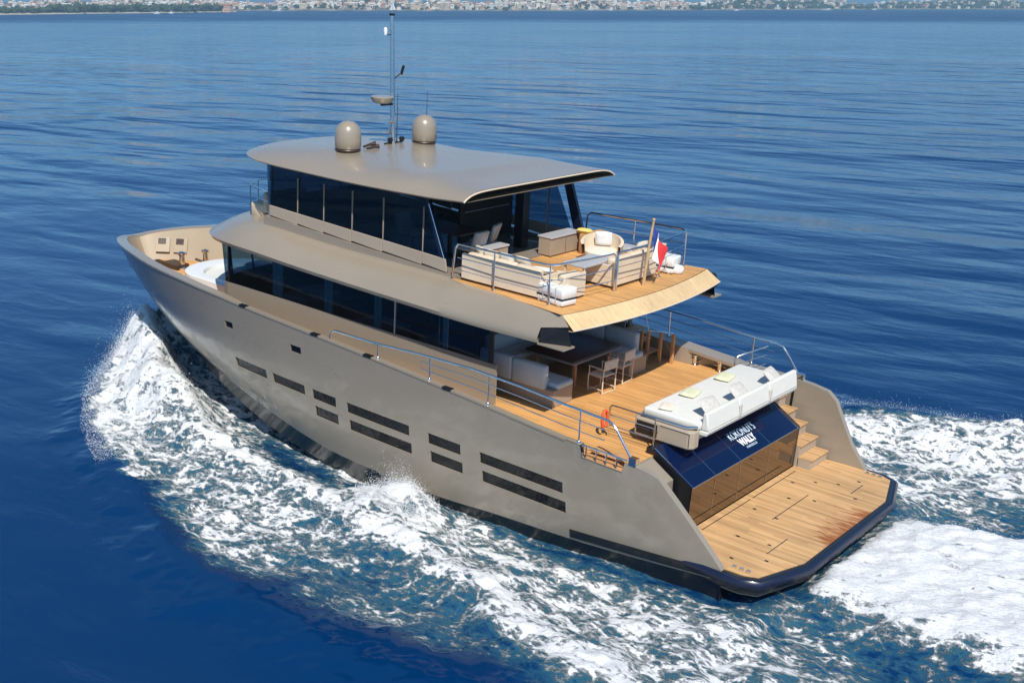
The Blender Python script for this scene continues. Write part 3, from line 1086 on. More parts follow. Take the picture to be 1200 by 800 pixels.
for x0, x1 in ((14.45, 14.85), (12.5, 12.8), (10.72, 10.95), (8.45, 8.75)):
    cu = MB()
    P = []
    for k in range(25):
        t = k / 24
        P.append([(x0 + (x1 - x0) * t, DY - 0.16 + 0.04 * math.sin(t * 28), z) for z in (3.16, 4.22)])
    cu.grid(P)
    cu.build('curtain', M['curtain'], dh_o, 60)
edges = [16.58, 15.6, 14.0, 12.3, 10.12, 8.4, 7.0]
for sgn in (1, -1):
    for a, b2 in zip(edges[:-1], edges[1:]):
        g = MB()
        g.add([(a, sgn * (DY - 0.02), 3.19), (b2, sgn * (DY - 0.02), 3.19), (b2, sgn * (DY - 0.05), 4.30), (a + (0.1 if a > 16 else 0), sgn * (DY - 0.05), 4.30)], [[0, 1, 2, 3]])
        g.build('cabin_window', M['glass_dark'], dh_o, 0)
    for e, w_ in ((16.58, 0.03), (10.12, 0.02), (7.0, 0.06)):
        MB().box(e - w_, e + w_, sgn * (DY - 0.075), sgn * (DY - 0.012), 3.19, 4.3).build('mullion', M['grey_top'] if e == 10.12 else M['black'], dh_o, 0)
g = MB()
g.grid([[(x - 0.05, y * 0.99, 3.19), (x + 0.1, y * 0.985, 4.3)] for x, y in fc])
g.build('windscreen', M['glass_dark'], dh_o, 0)
for k in (3, 5, 7, 9, 11):
    x, y = fc[k]
    mu = MB()
    mu.tube([(x - 0.05, y * 0.99, 3.19), (x + 0.1, y * 0.985, 4.3)], 0.03, 6)
    mu.build('mullion', M['black'], dh_o)
aw = MB()
aw.box(8.62, 8.67, -2.66, 2.66, 2.2, 4.35)
aw.build('saloon_door', M['glass_navy'], dh_o, 0)
for y in (-1.3, 0.0, 1.3):
    MB().box(8.58, 8.62, y - 0.03, y + 0.03, 2.2, 4.3).build('door_frame', M['black'], dh_o, 0)

# ------------------------------------------------------------------ upper deck shell (roof of the deckhouse)
LY = [(4.9, 3.46), (13.8, 3.46), (15.2, 3.40), (16.2, 3.22), (17.0, 2.92), (17.7, 2.50), (18.3, 1.95), (18.75, 1.25), (18.95, 0.6), (19.0, 0.0)]
LZ = [(4.9, 4.40), (7, 4.36), (9.8, 4.40), (12.9, 4.48), (15, 4.55), (16.5, 4.50), (17.5, 4.40), (19.0, 4.25)]
IY = [(4.9, 2.98), (8.0, 2.78), (8.6, 2.60), (14.6, 2.58), (15.4, 2.45), (15.9, 1.9), (16.3, 0.9), (16.4, 0.0)]
IZ = [(4.9, 4.95), (8.6, 4.97), (12, 4.98), (15, 5.08), (16.4, 5.10)]
sh = MB()
def shell_row(s):
    """s: 0 stern .. 1 bow centreline; returns points lip underside, lip, ..., inner edge"""
    if s <= 0.7:
        xo = xi = 5.12 + (14.2 - 5.12) * s / 0.7
    else:
        f = (s - 0.7) / 0.3
        fo = math.sin(f * PI / 2)
        xo = 14.2 + (19.0 - 14.2) * fo
        xi = 14.2 + (16.4 - 14.2) * math.sin(f * PI / 2)
    yo, zo = curve(LY, xo), curve(LZ, xo)
    yi, zi = curve(IY, xi), curve(IZ, xi)
    o, i = Vector((xo, yo, zo)), Vector((xi, yi, zi))
    pts = []
    out = Vector((o.x - i.x, o.y - i.y, 0))
    L = out.length
    # underside return
    pts.append(o.lerp(i, 0.55) * 1.0)
    pts[0].z = zo - 0.10
    pts.append(Vector((o.x, o.y, zo - 0.10)) + (i - o) * 0.05)
    pts[-1].z = zo - 0.10
    for k in range(9):
        t = k / 8
        p = o.lerp(i, t)
        p.z = zo + (zi - zo) * (1 - (1 - t) ** 1.9)
        pts.append(p)
    return pts
NS = 60
ssq = [k / NS for k in range(NS + 1)]
for sgn in (1, -1):
    sh.grid([[(p.x, p.y * sgn, p.z) for p in shell_row(s)] for s in ssq])
# crown between the two inner edges forward of the upper cabin
crown = []
for s in [k for k in ssq if k >= 0.0]:
    p = shell_row(s)[-1]
    if p.x > 8.3:
        crown.append([(p.x, p.y * f, p.z + 0.0) for f in (1, 0.5, 0, -0.5, -1)])
sh.grid(crown)
# ceiling of the main deck
cei = []
for s in ssq:
    p = shell_row(s)[0]
    cei.append([(p.x, p.y * f, p.z) for f in (1, 0.5, 0, -0.5, -1)])
sh.grid(cei)
shell = sh.build('upper_deck_shell', M['paint'], yacht, 50)

# aft end: the shell stops in a dark slanted recess between its top skin and a thin bottom lip
E0 = shell_row(0.0)
for sgn in (1, -1):
    ck = MB()
    fc_ = Vector((4.70, 3.13, 4.957))
    fl_ = Vector((4.42, 3.20, 4.70))
    up = [p for p in E0[2:] if p.z > 4.62]
    ck.add([(p.x, p.y * sgn, p.z) for p in up] + [(fc_.x, fc_.y * sgn, fc_.z), (4.46, 3.205 * sgn, 4.755)], [list(range(len(up) + 2))])
    ck.box(4.40, 5.12, sgn * 3.02, sgn * 3.44, 4.262, 4.298)
    ck.build('deck_cheek', M['paint'], shell, 50)
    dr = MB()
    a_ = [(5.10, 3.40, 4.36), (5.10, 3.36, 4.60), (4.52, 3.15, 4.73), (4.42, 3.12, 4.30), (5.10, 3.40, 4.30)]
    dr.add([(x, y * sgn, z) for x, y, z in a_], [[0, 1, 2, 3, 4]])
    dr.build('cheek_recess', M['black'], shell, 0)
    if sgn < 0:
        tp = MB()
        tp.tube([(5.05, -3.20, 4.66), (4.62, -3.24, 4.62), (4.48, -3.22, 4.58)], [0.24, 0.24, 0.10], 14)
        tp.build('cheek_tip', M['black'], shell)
fa = MB()
P = []
Q = []
for k in range(25):
    y = 3.12 - 6.24 * k / 24
    bul = 0.34 * (1 - (y / 3.12) ** 2)
    P.append([(4.72 - bul, y, 4.955), (4.36 - bul, y * 1.02, 4.70), (4.39 - bul, y * 1.02, 4.655), (4.9, y * 0.98, 4.60)])
    Q.append((4.74 - bul, y))
fa.grid(P)
fas = fa.build('fascia', M['fascia'], shell, 25)
fa = MB()
fa.tube([(4.35 - 0.34 * (1 - (y / 3.12) ** 2), y * 1.02, 4.685) for y in [3.12 - 6.24 * k / 24 for k in range(25)]], 0.018, 6)
fa.build('fascia_edge', M['cream_board'], shell)
# upper teak deck
fd = MB()
row = []
for (x, y) in Q:
    row.append([(x, y, 4.957), (9.0, max(-2.5, min(2.5, y)), 4.957)])
fd.grid(row)
fd.box(9.0, 15.2, -2.45, 2.45, 4.90, 4.955)
fd.build('upper_deck_floor', M['teak_fly'], shell, 0)
fd = MB()
for sgn in (1, -1):
    fd.add([(4.75, 3.1 * sgn, 4.952), (9.0, 2.5 * sgn, 4.952), (8.4, 2.72 * sgn, 4.952), (4.9, 3.02 * sgn, 4.952)], [[0, 1, 2, 3]])
fd.build('deck_margin', M['teak_fly'], shell, 0)

# ------------------------------------------------------------------ upper cabin
UY = 2.5
uc = MB()
def up_front(n=10):
    return [(15.05 + 0.75 * math.cos(-PI / 2 + PI * k / n), UY * math.sin(-PI / 2 + PI * k / n)) for k in range(n + 1)]
uf = up_front()
# plinth step under the panels
uc.prism([(8.15, 4.9), (15.2, 4.9), (15.2, 5.32), (8.75, 5.02), (8.15, 5.0)], 'y', 2.45, 2.60)
uc.prism([(8.15, 4.9), (15.2, 4.9), (15.2, 5.32), (8.75, 5.02), (8.15, 5.0)], 'y', -2.60, -2.45)
uc.grid([[(x, y, 5.0), (x, y, 5.60)] for x, y in uf])
cabin = uc.build('upper_cabin', M['paint'], yacht, 30)
def zg(x):   # lower edge of the glass
    return 5.62 + (5.35 - 5.62) * (15.05 - x) / (15.05 - 8.7)
pe = [15.05, 13.95, 12.95, 11.9, 10.8, 9.45, 8.62]
for sgn in (1, -1):
    for a, b2 in zip(pe[:-1], pe[1:]):
        p = MB()
        a2, b3 = a - 0.012, b2 + 0.012
        p.prism([(a2, zg(a2) - 0.27), (b3, zg(b3) - 0.31), (b3 + (0.06 if b2 < 9 else 0), zg(b3)), (a2, zg(a2))], 'y', sgn * (UY + 0.0), sgn * (UY + 0.045))
        p.build('parapet_panel', M['paint_light'], cabin, 0, 0.006)
        g = MB()
        top0, top1 = 6.95, 6.95
        x1 = b2 if b2 > 9 else 8.62
        x1t = b2 if b2 > 9 else 9.36
        g.add([(a, sgn * (UY + 0.01), zg(a)), (x1, sgn * (UY + 0.01), zg(b2)), (x1t, sgn * (UY - 0.04), top1), (a, sgn * (UY - 0.04), top0)], [[0, 1, 2, 3]])
        g.build('cabin_window', M['glass_fly'], cabin, 0)
    for e in pe[1:-1]:
        MB().box(e - 0.010, e + 0.010, sgn * (UY - 0.03), sgn * (UY + 0.022), zg(e), 6.50).build('mullion', M['taupe'], cabin, 0)
    d = MB()
    d.prism([(8.66, 5.02), (8.76, 5.02), (9.46, 6.85), (9.34, 6.85)], 'y', sgn * (UY + 0.02), sgn * (UY - 0.05))
    if sgn < 0:
        d = None
        continue_strut = False
    else:
        st_ = d.build('corner_strut', M['navy'], cabin, 0)
        MB().tube([(8.71, sgn * (UY + 0.025), 5.30), (9.28, sgn * (UY + 0.025), 6.60)], 0.012, 6).build('strut_edge', M['chrome'], st_)
    if sgn < 0:
        d = MB()
        d.add([(8.1, -2.56, 5.0), (8.42, -2.56, 5.0), (9.05, -2.5, 6.85), (8.8, -2.5, 6.85)], [[0, 1, 2, 3]])
        d.prism([(8.1, 5.0), (8.42, 5.0), (9.05, 6.85), (8.8, 6.85)], 'y', -2.60, -2.50)
        d.build('raked_strut', M['navy'], cabin, 0)
g = MB()
g.grid([[(x, y, 5.60), (x + 0.1, y * 0.98, 6.95)] for x, y in uf])
g.build('windscreen', M['glass_fly'], cabin, 0)
for k in (2, 4, 6, 8):
    x, y = uf[k]
    mu = MB().tube([(x, y, 5.6), (x + 0.1, y * 0.98, 6.9)], 0.025, 6)
    mu.build('mullion', M['black'], cabin)
it = MB()
it.box(10.6, 10.7, -2.4, -0.2, 4.96, 6.9)      # added dark panel, stands in for the dimness inside the open cabin
it.build('shade_panel', M['interior'], cabin, 0, 0.02)
it = MB()
it.box(14.2, 15.3, -1.6, 1.6, 4.96, 5.75)      # helm console
it.build('helm_console', M['interior'], cabin, 0, 0.02)
bp_ = MB()
bp_.box(9.18, 9.45, -1.32, -1.05, 4.96, 6.98)
bp_.build('black_pillar', M['black'], cabin, 0)
il = MB()  # pale tubes modelled in place of railing reflections on the dark starboard glass
for k, z in enumerate((6.55, 6.35, 6.08, 5.80)):
    il.tube([(10.55, -0.25 - 0.02 * k, z), (10.55, -2.2, z)], 0.012, 5)
il.tube([(9.6, -1.6, 5.0), (9.6, -1.6, 6.45), (9.6, -2.1, 6.45)], 0.02, 6)
il.build('railing_reflection', M['grey_top'], cabin)

# hardtop
RY = [(7.74, 3.05), (14.0, 3.05), (15.0, 2.97), (15.6, 2.78), (16.1, 2.42), (16.5, 1.85), (16.75, 1.1), (16.85, 0.0)]
RZ = [(7.6, 6.95), (9, 6.87), (11.8, 6.82), (14, 6.84), (16.85, 6.88)]
ht = MB()
def top_row(f, under=False):
    x = 7.74 + (16.85 - 7.74) * f
    y, z = curve(RY, x), curve(RZ, x)
    out = []
    hmax = 0.36 * min(1.0, (16.9 - x) / 3.0) ** 0.6 * min(1.0, 0.50 + (x - 7.6) / 4.0)
    ex = 13.0 - 9.5 * min(1, (x - 7.6) / 4.5)
    for k in range(25):
        t = math.copysign(1 - (1 - abs(-1 + 2 * k / 24)) ** 1.8, -1 + 2 * k / 24)
        if under:
            out.append((x, y * t * 0.985, z - 0.02))
        else:
            out.append((x, y * t, z + 0.02 + hmax * (1 - abs(t) ** ex)))
    return out
fs_ = [math.sin(PI / 2 * k / 44) for k in range(45)]
fs_ = [k / 30 * 0.75 for k in range(30)] + [0.75 + 0.25 * math.sin(PI / 2 * k / 16) for k in range(17)]
T = [top_row(f) for f in fs_]
U = [top_row(f, True) for f in fs_]
ht.grid(T)
ht.grid(U)
ht.grid([[a[0], b2[0]] for a, b2 in zip(T, U)])
ht.grid([[a[-1], b2[-1]] for a, b2 in zip(T, U)])
roof = ht.build('hardtop', M['paint'], yacht, 40)
li = MB()
li.tube([(x - 0.01, y, z - 0.025) for x, y, z in T[0]], 0.022, 6)
li.build('roof_lip', M['cream_board'], roof)
un = MB()  # near-black sheet, puts the shadow under the hardtop into colour
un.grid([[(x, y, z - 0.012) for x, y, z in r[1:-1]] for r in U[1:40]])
un.build('roof_shade', M['interior'], roof, 0)

def roof_z(x, y):
    f = (x - 7.74) / (16.85 - 7.74)
    yy_, z = curve(RY, x), curve(RZ, x)
    hm = 0.36 * min(1.0, (16.9 - x) / 3.0) ** 0.6
    return z + 0.02 + hm * (1 - abs(y / yy_) ** 3.5)
for x, y in ((13.35, 1.28), (13.25, -1.58)):
    z0 = roof_z(x, y)
    d = MB()
    d.lathe([(0.31, 0.07), (0.345, 0.10), (0.352, 0.30), (0.345, 0.48), (0.315, 0.60), (0.25, 0.70), (0.15, 0.77), (0.05, 0.792), (0.005, 0.794)], (x, y, z0), 28)
    dome = d.build('satellite_dome', M['paint'], roof, 60)
    d = MB()
    d.lathe([(0.26, -0.04), (0.32, 0.0), (0.335, 0.05), (0.315, 0.085)], (x, y, z0), 28)
    d.build('dome_base', M['brown'], dome)
MX, MY = 13.55, -0.62
z0 = roof_z(MX, MY)
m = MB()
m.tube([(MX, MY, z0 - 0.05), (MX + 0.06, MY, z0 + 1.7), (MX + 0.12, MY, z0 + 3.42)], [0.075, 0.065, 0.055], 12)
mast = m.build('mast', M['chrome'], roof)
m = MB()
m.tube([(MX + 0.12, MY, z0 + 3.42), (MX + 0.12, MY, z0 + 3.48)], 0.075, 10)
m.build('masthead_light', M['black'], mast)
m = MB()
m.lathe([(0.18, 0.0), (0.26, 0.03), (0.31, 0.12), (0.32, 0.17), (0.30, 0.19), (0.02, 0.20)], (MX + 0.02, MY + 0.42, z0 + 1.12), 20)
m.build('radar_scanner', M['paint'], mast)
m = MB()
m.box(MX - 0.02, MX + 0.06, MY, MY + 0.45, z0 + 1.05, z0 + 1.10)
m.tube([(MX + 0.1, MY, z0 + 2.92), (MX + 0.1, MY + 0.2, z0 + 2.92), (MX + 0.1, MY + 0.26, z0 + 2.95)], 0.014, 6)
m.tube([(MX + 0.05, MY, z0 + 1.72), (MX + 0.05, MY - 0.30, z0 + 1.88)], 0.014, 6)
m.tube([(MX + 0.1, MY, z0 + 2.45), (MX + 0.1, MY - 0.1, z0 + 2.45)], 0.018, 6)
m.tube([(MX + 0.1, MY, z0 + 1.5), (MX + 0.1, MY - 0.1, z0 + 1.5)], 0.018, 6)
m.tube([(MX - 0.02, MY + 0.35, z0 + 0.02), (MX - 0.02, MY - 0.35, z0 + 0.02)], 0.02, 6)
for dy in (0.16, -0.3):
    m.lathe([(0.05, -0.06), (0.08, 0.0), (0.06, 0.07)], (MX - 0.06, MY + dy, z0 + 0.1), 8)
m.build('mast_bracket', M['black'], mast)
m = MB()
m.lathe([(0.04, 0), (0.055, 0.08), (0.05, 0.17), (0.02, 0.2)], (MX + 0.1, MY + 0.26, z0 + 2.92), 10)
m.build('wind_sensor', M['gel'], mast)
m = MB()
m.add([(MX + .05, MY - .28, z0 + 1.86), (MX + .05, MY - .44, z0 + 2.06), (MX + .05, MY - .34, z0 + 1.96), (MX + .07, MY - .30, z0 + 1.92)], [[0, 1, 2, 3]])
m.prism([(MY - .30, z0 + 1.90), (MY - .36, z0 + 1.84), (MY - .46, z0 + 2.08), (MY - .38, z0 + 2.10)], 'x', MX + 0.03, MX + 0.06)
m.build('wind_vane', M['black'], mast, 0)
m = MB()
m.tube([(MX, MY + 0.0, z0 + 0.6), (MX - 0.02, MY + 0.28, z0 + 0.62)], [0.05, 0.085], 10)
m.tube([(MX, MY + 0.1, z0 + 0.45), (MX - 0.06, MY + 0.22, z0 + 0.32)], [0.03, 0.06], 8)
m.build('horn', M['chrome'], mast)
for dx, dy, hh in ((0.0, -0.16, 1.35), (-0.35, -0.98, 1.45)):
    zz = roof_z(MX + dx, MY + dy)
    m = MB().tube([(MX + dx, MY + dy, zz - 0.02), (MX + dx, MY + dy, zz + 0.12), (MX + dx, MY + dy, zz + hh)], [0.02, 0.012, 0.006], 6)
    m.build('whip_aerial', M['black'], roof)
m = MB()
zz = roof_z(13.3, 0.62)
m.tube([(13.3, 0.75, zz + 0.06), (13.3, 0.5, zz + 0.1), (13.25, 0.36, zz + 0.12)], [0.03, 0.04, 0.07], 8)
m.tube([(13.2, 0.72, zz + 0.02), (13.2, 0.42, zz + 0.05), (13.15, 0.32, zz + 0.06)], [0.03, 0.04, 0.06], 8)
m.build('deck_horn', M['brown'], roof)

# forward deck rails in front of the upper cabin
m = MB()
for sgn in (1, -1):
    path = [(15.3, sgn * 2.3, 5.9), (16.6, sgn * 1.9, 5.86), (17.1, sgn * 1.2, 5.84)]
    m.tube(path + ([(17.1, -1.2, 5.84)] if sgn > 0 else []), 0.02)
    for f in (0.35, 0.68):
        m.tube([(p[0], p[1], 5.0 + (p[2] - 5.0) * f) for p in path], 0.011, 6)
    for p in path[1:]:
        m.tube([(p[0], p[1], 4.9), p], 0.018)
m.build('forward_railing', M['chrome'], yacht)
m = MB()
m.soft(15.95, 16.5, 0.5, 2.0, 5.0, 5.42, 0.08)
m.soft(15.8, 16.0, 0.5, 2.0, 5.2, 5.75, 0.08)
solo(m.build('forward_seat', M['cream'], None, 50), (0, 0, 0), 0, 'cream seat in front of the upper cabin, behind the forward rail', 'seat')

# ------------------------------------------------------------------ upper deck railings
def fz(p): return 4.955
pr = [(8.35, 2.66, 5.0), (8.25, 2.68, 5.72), (8.15, 2.70, 5.85), (6.8, 2.74, 5.87), (5.55, 2.74, 5.87), (5.38, 2.68, 5.88), (5.30, 2.52, 5.88), (5.16, 1.6, 5.88), (5.08, 0.70, 5.88), (5.08, 0.60, 5.80), (5.08, 0.60, 4.96)]
ar = [(5.08, 0.52, 4.96), (5.08, 0.52, 5.82), (5.08, 0.44, 5.88), (5.06, -0.6, 5.88), (5.1, -1.45, 5.88), (5.22, -2.6, 5.88), (5.3, -2.9, 5.88), (5.5, -3.02, 5.88), (6.8, -2.95, 5.88), (8.2, -2.78, 5.88), (8.3, -2.76, 5.80), (8.34, -2.74, 4.98)]
for path, posts in ((pr, [(7.0, 2.735, 5.87), (5.42, 2.70, 5.88)]), (ar, [(5.1, -1.40, 5.88), (5.3, -2.9, 5.88), (6.9, -2.945, 5.88)])):
    m = MB()
    m.tube(path, 0.026)
    inner = [p for p in path if p[2] > 5.84]
    for f in (0.30, 0.62):
        m.tube([(p[0], p[1], 4.955 + 0.92 * f) for p in inner], 0.012, 6)
    for p in posts:
        m.tube([(p[0], p[1], 4.957), p], 0.02)
        m.lathe([(0.05, 0), (0.05, 0.02), (0.022, 0.05)], (p[0], p[1], 4.957), 10)
    m.build('upper_railing', M['chrome'], yacht)

# ------------------------------------------------------------------ upper deck furniture
def sofa(name, L, D, back_h, label, mats=('cream_board', 'cream', 'cushion'), arms=(True, True)):
    """sofa along local x (length L), backrest at +y, seat towards -y"""
    t = empty(name, (0, 0, 0), 0, label, 'sofa')
    b_ = MB()
    b_.box(-L / 2, L / 2, 0.0, 0.06, 0.06, back_h)
    b_.box(-L / 2, L / 2, -D, -0.002, 0.06, 0.24)
    b_.build('frame', M[mats[0]], t, 0, 0.01)
    for s_, on in ((-1, arms[0]), (1, arms[1])):
        if on:
            x0 = s_ * L / 2
            MB().box(min(x0, x0 - s_ * 0.06), max(x0, x0 - s_ * 0.06), -D, -0.004, 0.245, back_h - 0.12).build('armrest', M[mats[0]], t, 0, 0.012)
    c = MB()
    n = max(1, round(L / 0.9))
    w = (L - 0.16) / n
    for k in range(n):
        c.soft(-L / 2 + 0.08 + w * k + 0.01, -L / 2 + 0.08 + w * (k + 1) - 0.01, -D + 0.02, -0.02, 0.245, 0.42, 0.05)
    c.build('seat_cushion', M[mats[1]], t, 50)
    c = MB()
    for k in range(n):
        c.soft(-L / 2 + 0.08 + w * k + 0.01, -L / 2 + 0.08 + w * (k + 1) - 0.01, -0.22, -0.02, 0.425, back_h + 0.02, 0.06)
    c.build('back_cushion', M[mats[1]], t, 50)
    return t
def put(t, loc, rz):
    mw = BM @ Matrix.Translation(loc) @ Matrix.Rotation(rz, 4, 'Z')
    t.location = mw.to_translation()
    t.rotation_euler = mw.to_euler()
    return t
s1 = sofa('outdoor_sofa', 2.35, 0.85, 0.66, 'long cream sofa with its back along the port rail of the upper deck')
put(s1, (6.95, 2.52, 4.957), 0)
s2 = sofa('outdoor_sofa', 1.9, 0.8, 0.68, 'cream sofa with its back to the flag at the aft rail')
put(s2, (5.28, -0.48, 4.957), R(90))
t = sofa('outdoor_sofa', 0.85, 0.75, 0.60, 'small cream armchair behind the near life raft at the port aft corner', arms=(True, True))
t['category'] = 'armchair'
put(t, (5.32, 1.95, 4.957), R(90))
# armchair with curved back
ch = empty('tub_chair', (6.75, -1.25, 4.957), R(-62), 'round cream tub chair with a white cushion by the starboard rail', 'armchair')
m = MB()
P = []
for k in range(19):
    a = R(-115 + 230 * k / 18)
    hh = 0.62 + 0.14 * math.cos(a) if abs(a) < 2.2 else 0.5
    P.append([(0.50 * math.cos(a), 0.50 * math.sin(a), 0.24), (0.55 * math.cos(a), 0.55 * math.sin(a), hh), (0.47 * math.cos(a), 0.47 * math.sin(a), hh + 0.01), (0.42 * math.cos(a), 0.42 * math.sin(a), 0.24)])
m.grid(P)
m.build('shell_back', M['cream'], ch, 50)
MB().lathe([(0.40, 0.24), (0.44, 0.28), (0.44, 0.38), (0.38, 0.43), (0.02, 0.44)], (0.0, 0, 0), 22).build('seat_cushion', M['cushion'], ch)
for ax_, ay_ in ((0.3, 0.3), (0.3, -0.3), (-0.3, 0.3), (-0.3, -0.3)):
    MB().tube([(ax_, ay_, 0), (ax_ * .9, ay_ * .9, 0.25)], 0.022).build('leg', M['cream_board'], ch)
pillow_thing('scatter_cushion', (6.87, -1.48, 5.60), R(28), R(72), 0.44, 0.42, 0.14, M['flag_white'], 'white square cushion standing in the round tub chair')
for k, (x, y, rz, mt_, lb) in enumerate(((7.85, 2.2, 60, 'cushion', 'ivory cushion at the forward end of the long port sofa'), (7.45, 2.28, 100, 'cushion', 'second ivory cushion from the forward end of the port sofa'),
                            (7.0, 2.25, 85, 'white', 'white cushion leaning on the middle of the port sofa'))):
    pillow_thing('scatter_cushion', (x, y, 5.60), R(rz - 90), R(66), 0.44, 0.42, 0.14, M[mt_], lb, 'cushions on the port sofa')
pillow_thing('scatter_cushion', (6.25, 1.95, 5.47), R(20), R(12), 0.62, 0.36, 0.16, M['white'], 'long white cushion lying on the aft part of the port sofa')
pillow_thing('scatter_cushion', (5.55, -1.15, 5.66), R(90), R(62), 0.44, 0.42, 0.14, M['cushion'], 'ivory cushion at the starboard end of the aft sofa')
# low table, grey top
tb = empty('low_table', (5.85, 0.62, 4.957), 0, 'low table with a pale grey top between the upper deck sofas', 'table')
MB().box(-0.32, 0.32, -0.62, 0.62, 0.56, 0.62).build('tabletop', M['grey_top'], tb, 0, 0.015)
for ax_, ay_ in ((0.27, 0.55), (0.27, -0.55), (-0.27, 0.55), (-0.27, -0.55)):
    MB().box(ax_ - 0.025, ax_ + 0.025, ay_ - 0.025, ay_ + 0.025, 0, 0.56).build('leg', M['cream_board'], tb, 0)
# bar cabinets
for (x0, x1, y0, y1, lb) in ((8.1, 8.5, -2.2, -0.9, 'taupe bar cabinet with a dark grey top right of the black pillar'), (8.35, 8.75, 0.55, 1.35, 'short taupe cabinet left of the black pillar, behind the port sofa')):
    t = empty('bar_cabinet', ((x0 + x1) / 2, (y0 + y1) / 2, 4.957), 0, lb, 'cabinet')
    dx, dy = (x1 - x0) / 2, (y1 - y0) / 2
    MB().box(-dx, dx, -dy, dy, 0.03, 0.48).build('carcass', M['taupe'], t, 0, 0.01)
    MB().box(-dx - 0.03, dx + 0.03, -dy - 0.02, dy + 0.02, 0.482, 0.53).build('worktop', M['grey_top'], t, 0, 0.012)
    sm2 = MB()
    sm2.box(-dx - 0.006, -dx - 0.002, -0.006, 0.006, 0.05, 0.46)
    sm2.build('door_gap', M['seam'], t, 0)
m = MB().soft(-0.2, 0.2, -0.45, 0.45, 0, 0.52, 0.05)
b_ = m.build('storage_bench', M['wood'], None, 50)
solo(b_, (7.75, -2.35, 4.957), 0, 'teak topped bench at the starboard side of the upper deck', 'bench')
pillow_thing('scatter_cushion', (7.9, -2.1, 5.53), R(10), R(8), 0.40, 0.34, 0.14, M['yellow_cushion'], 'yellow cushion lying on the starboard teak bench')
pillow_thing('scatter_cushion', (6.55, 2.2, 5.60), R(-5), R(64), 0.44, 0.42, 0.14, M['cushion'], 'ivory cushion leaning at the aft end of the long port sofa', 'cushions on the port sofa')
sl_ = empty('sun_lounger', (6.2, -2.35, 4.957), 0, 'low grey sun lounger along the starboard rail behind the tub chair', 'sun lounger')
MB().box(-0.75, 0.75, -0.30, 0.30, 0.18, 0.24).build('frame', M['wood'], sl_, 0, 0.01)
MB().soft(-0.74, 0.74, -0.29, 0.29, 0.242, 0.34, 0.04).build('pad', M['grey_top'], sl_, 50)
for ax_, ay_ in ((0.65, 0.24), (0.65, -0.24), (-0.65, 0.24), (-0.65, -0.24)):
    MB().box(ax_ - 0.03, ax_ + 0.03, ay_ - 0.03, ay_ + 0.03, 0, 0.18).build('leg', M['wood'], sl_, 0)
pillow_thing('scatter_cushion', (5.75, -2.3, 5.42), R(80), R(50), 0.46, 0.40, 0.14, M['cushion'], 'ivory cushion propped on the aft end of the grey sun lounger')
# inside the upper cabin: table and chairs in the shade
tb = empty('dining_table', (9.9, 1.0, 4.957), 0, 'dark dining table in the shade under the hardtop', 'table')
MB().box(-0.75, 0.75, -0.5, 0.5, 0.70, 0.74).build('tabletop', M['dark_wood'], tb, 0, 0.01)
MB().lathe([(0.3, 0), (0.28, 0.03), (0.06, 0.06), (0.06, 0.70)], (0, 0, 0), 14).build('pedestal', M['black'], tb)
c0 = None
for k, (x, y, rz, lb) in enumerate(((9.0, 1.3, 0, 'pale grey lounge chair seen behind the raked glass corner'), (9.3, 0.45, 20, 'pale grey lounge chair inside, nearer the black pillar'), (11.0, 1.2, 180, 'pale grey lounge chair deepest under the hardtop'))):
    if c0 is None:
        c0 = empty('lounge_chair', (0, 0, 0), 0, lb, 'chair', 'lounge chairs under the hardtop')
        MB().soft(-0.26, 0.26, -0.26, 0.26, 0.40, 0.50, 0.05).build('seat', M['interior_light'], c0, 50)
        MB().soft(-0.05, 0.05, -0.26, 0.26, 0.0, 0.46, 0.04, mat=Matrix.Translation((-0.27, 0, 0.47)) @ Matrix.Rotation(R(-18), 4, 'Y')).build('backrest', M['interior_light'], c0, 50)
        for ax_, ay_ in ((0.22, 0.22), (0.22, -0.22), (-0.22, 0.22), (-0.22, -0.22)):
            MB().tube([(ax_, ay_, 0), (ax_ * .85, ay_ * .85, 0.41)], 0.014, 6).build('leg', M['black'], c0)
        t = c0
    else:
        t = copy_tree(c0)
    tag(t, lb)
    put(t, (x, y, 4.957), R(rz))

# life rafts on the aft corners of the upper deck
def raft(loc, rz, label):
    t = empty('life_raft', loc, rz, label, 'life raft', 'life rafts on the upper deck')
    MB().soft(-0.40, 0.40, -0.24, 0.24, 0.03, 0.17, 0.03).build('lower_shell', M['gel'], t, 50)
    MB().soft(-0.40, 0.40, -0.24, 0.24, 0.175, 0.42, 0.035).build('upper_shell', M['gel'], t, 50)
    MB().box(-0.405, 0.405, -0.245, 0.245, 0.155, 0.195).build('seal', M['black'], t, 0)
    m_ = MB()
    for x in (-0.2, 0.2):
        m_.box(x - 0.012, x + 0.012, -0.25, 0.25, 0.421, 0.426)
        m_.box(x - 0.012, x + 0.012, -0.252, -0.246, 0.03, 0.424)
        m_.box(x - 0.012, x + 0.012, 0.246, 0.252, 0.03, 0.424)
    m_.build('strap', M['grey_cushion'], t, 0)
    MB().tube([(-0.05, -0.246, 0.30), (-0.05, -0.262, 0.30)], 0.045, 12).build('release_tag', M['yellow_cushion'], t)
    m_ = MB()
    for x in (-0.3, 0.3):
        m_.box(x - 0.03, x + 0.03, -0.27, 0.27, 0, 0.05)
    m_.build('cradle', M['chrome'], t, 0)
    return t
raft((5.42, 2.05 + 0.35, 4.957), R(-8), 'white life raft case at the port aft corner inside the rail')
raft((5.42, -2.05, 4.957), R(8), 'white life raft case at the starboard aft corner near the flag')
bn = MB().lathe([(0.10, 0), (0.15, 0.02), (0.17, 0.14), (0.13, 0.20), (0.03, 0.22)], (0, 0, 0), 16)
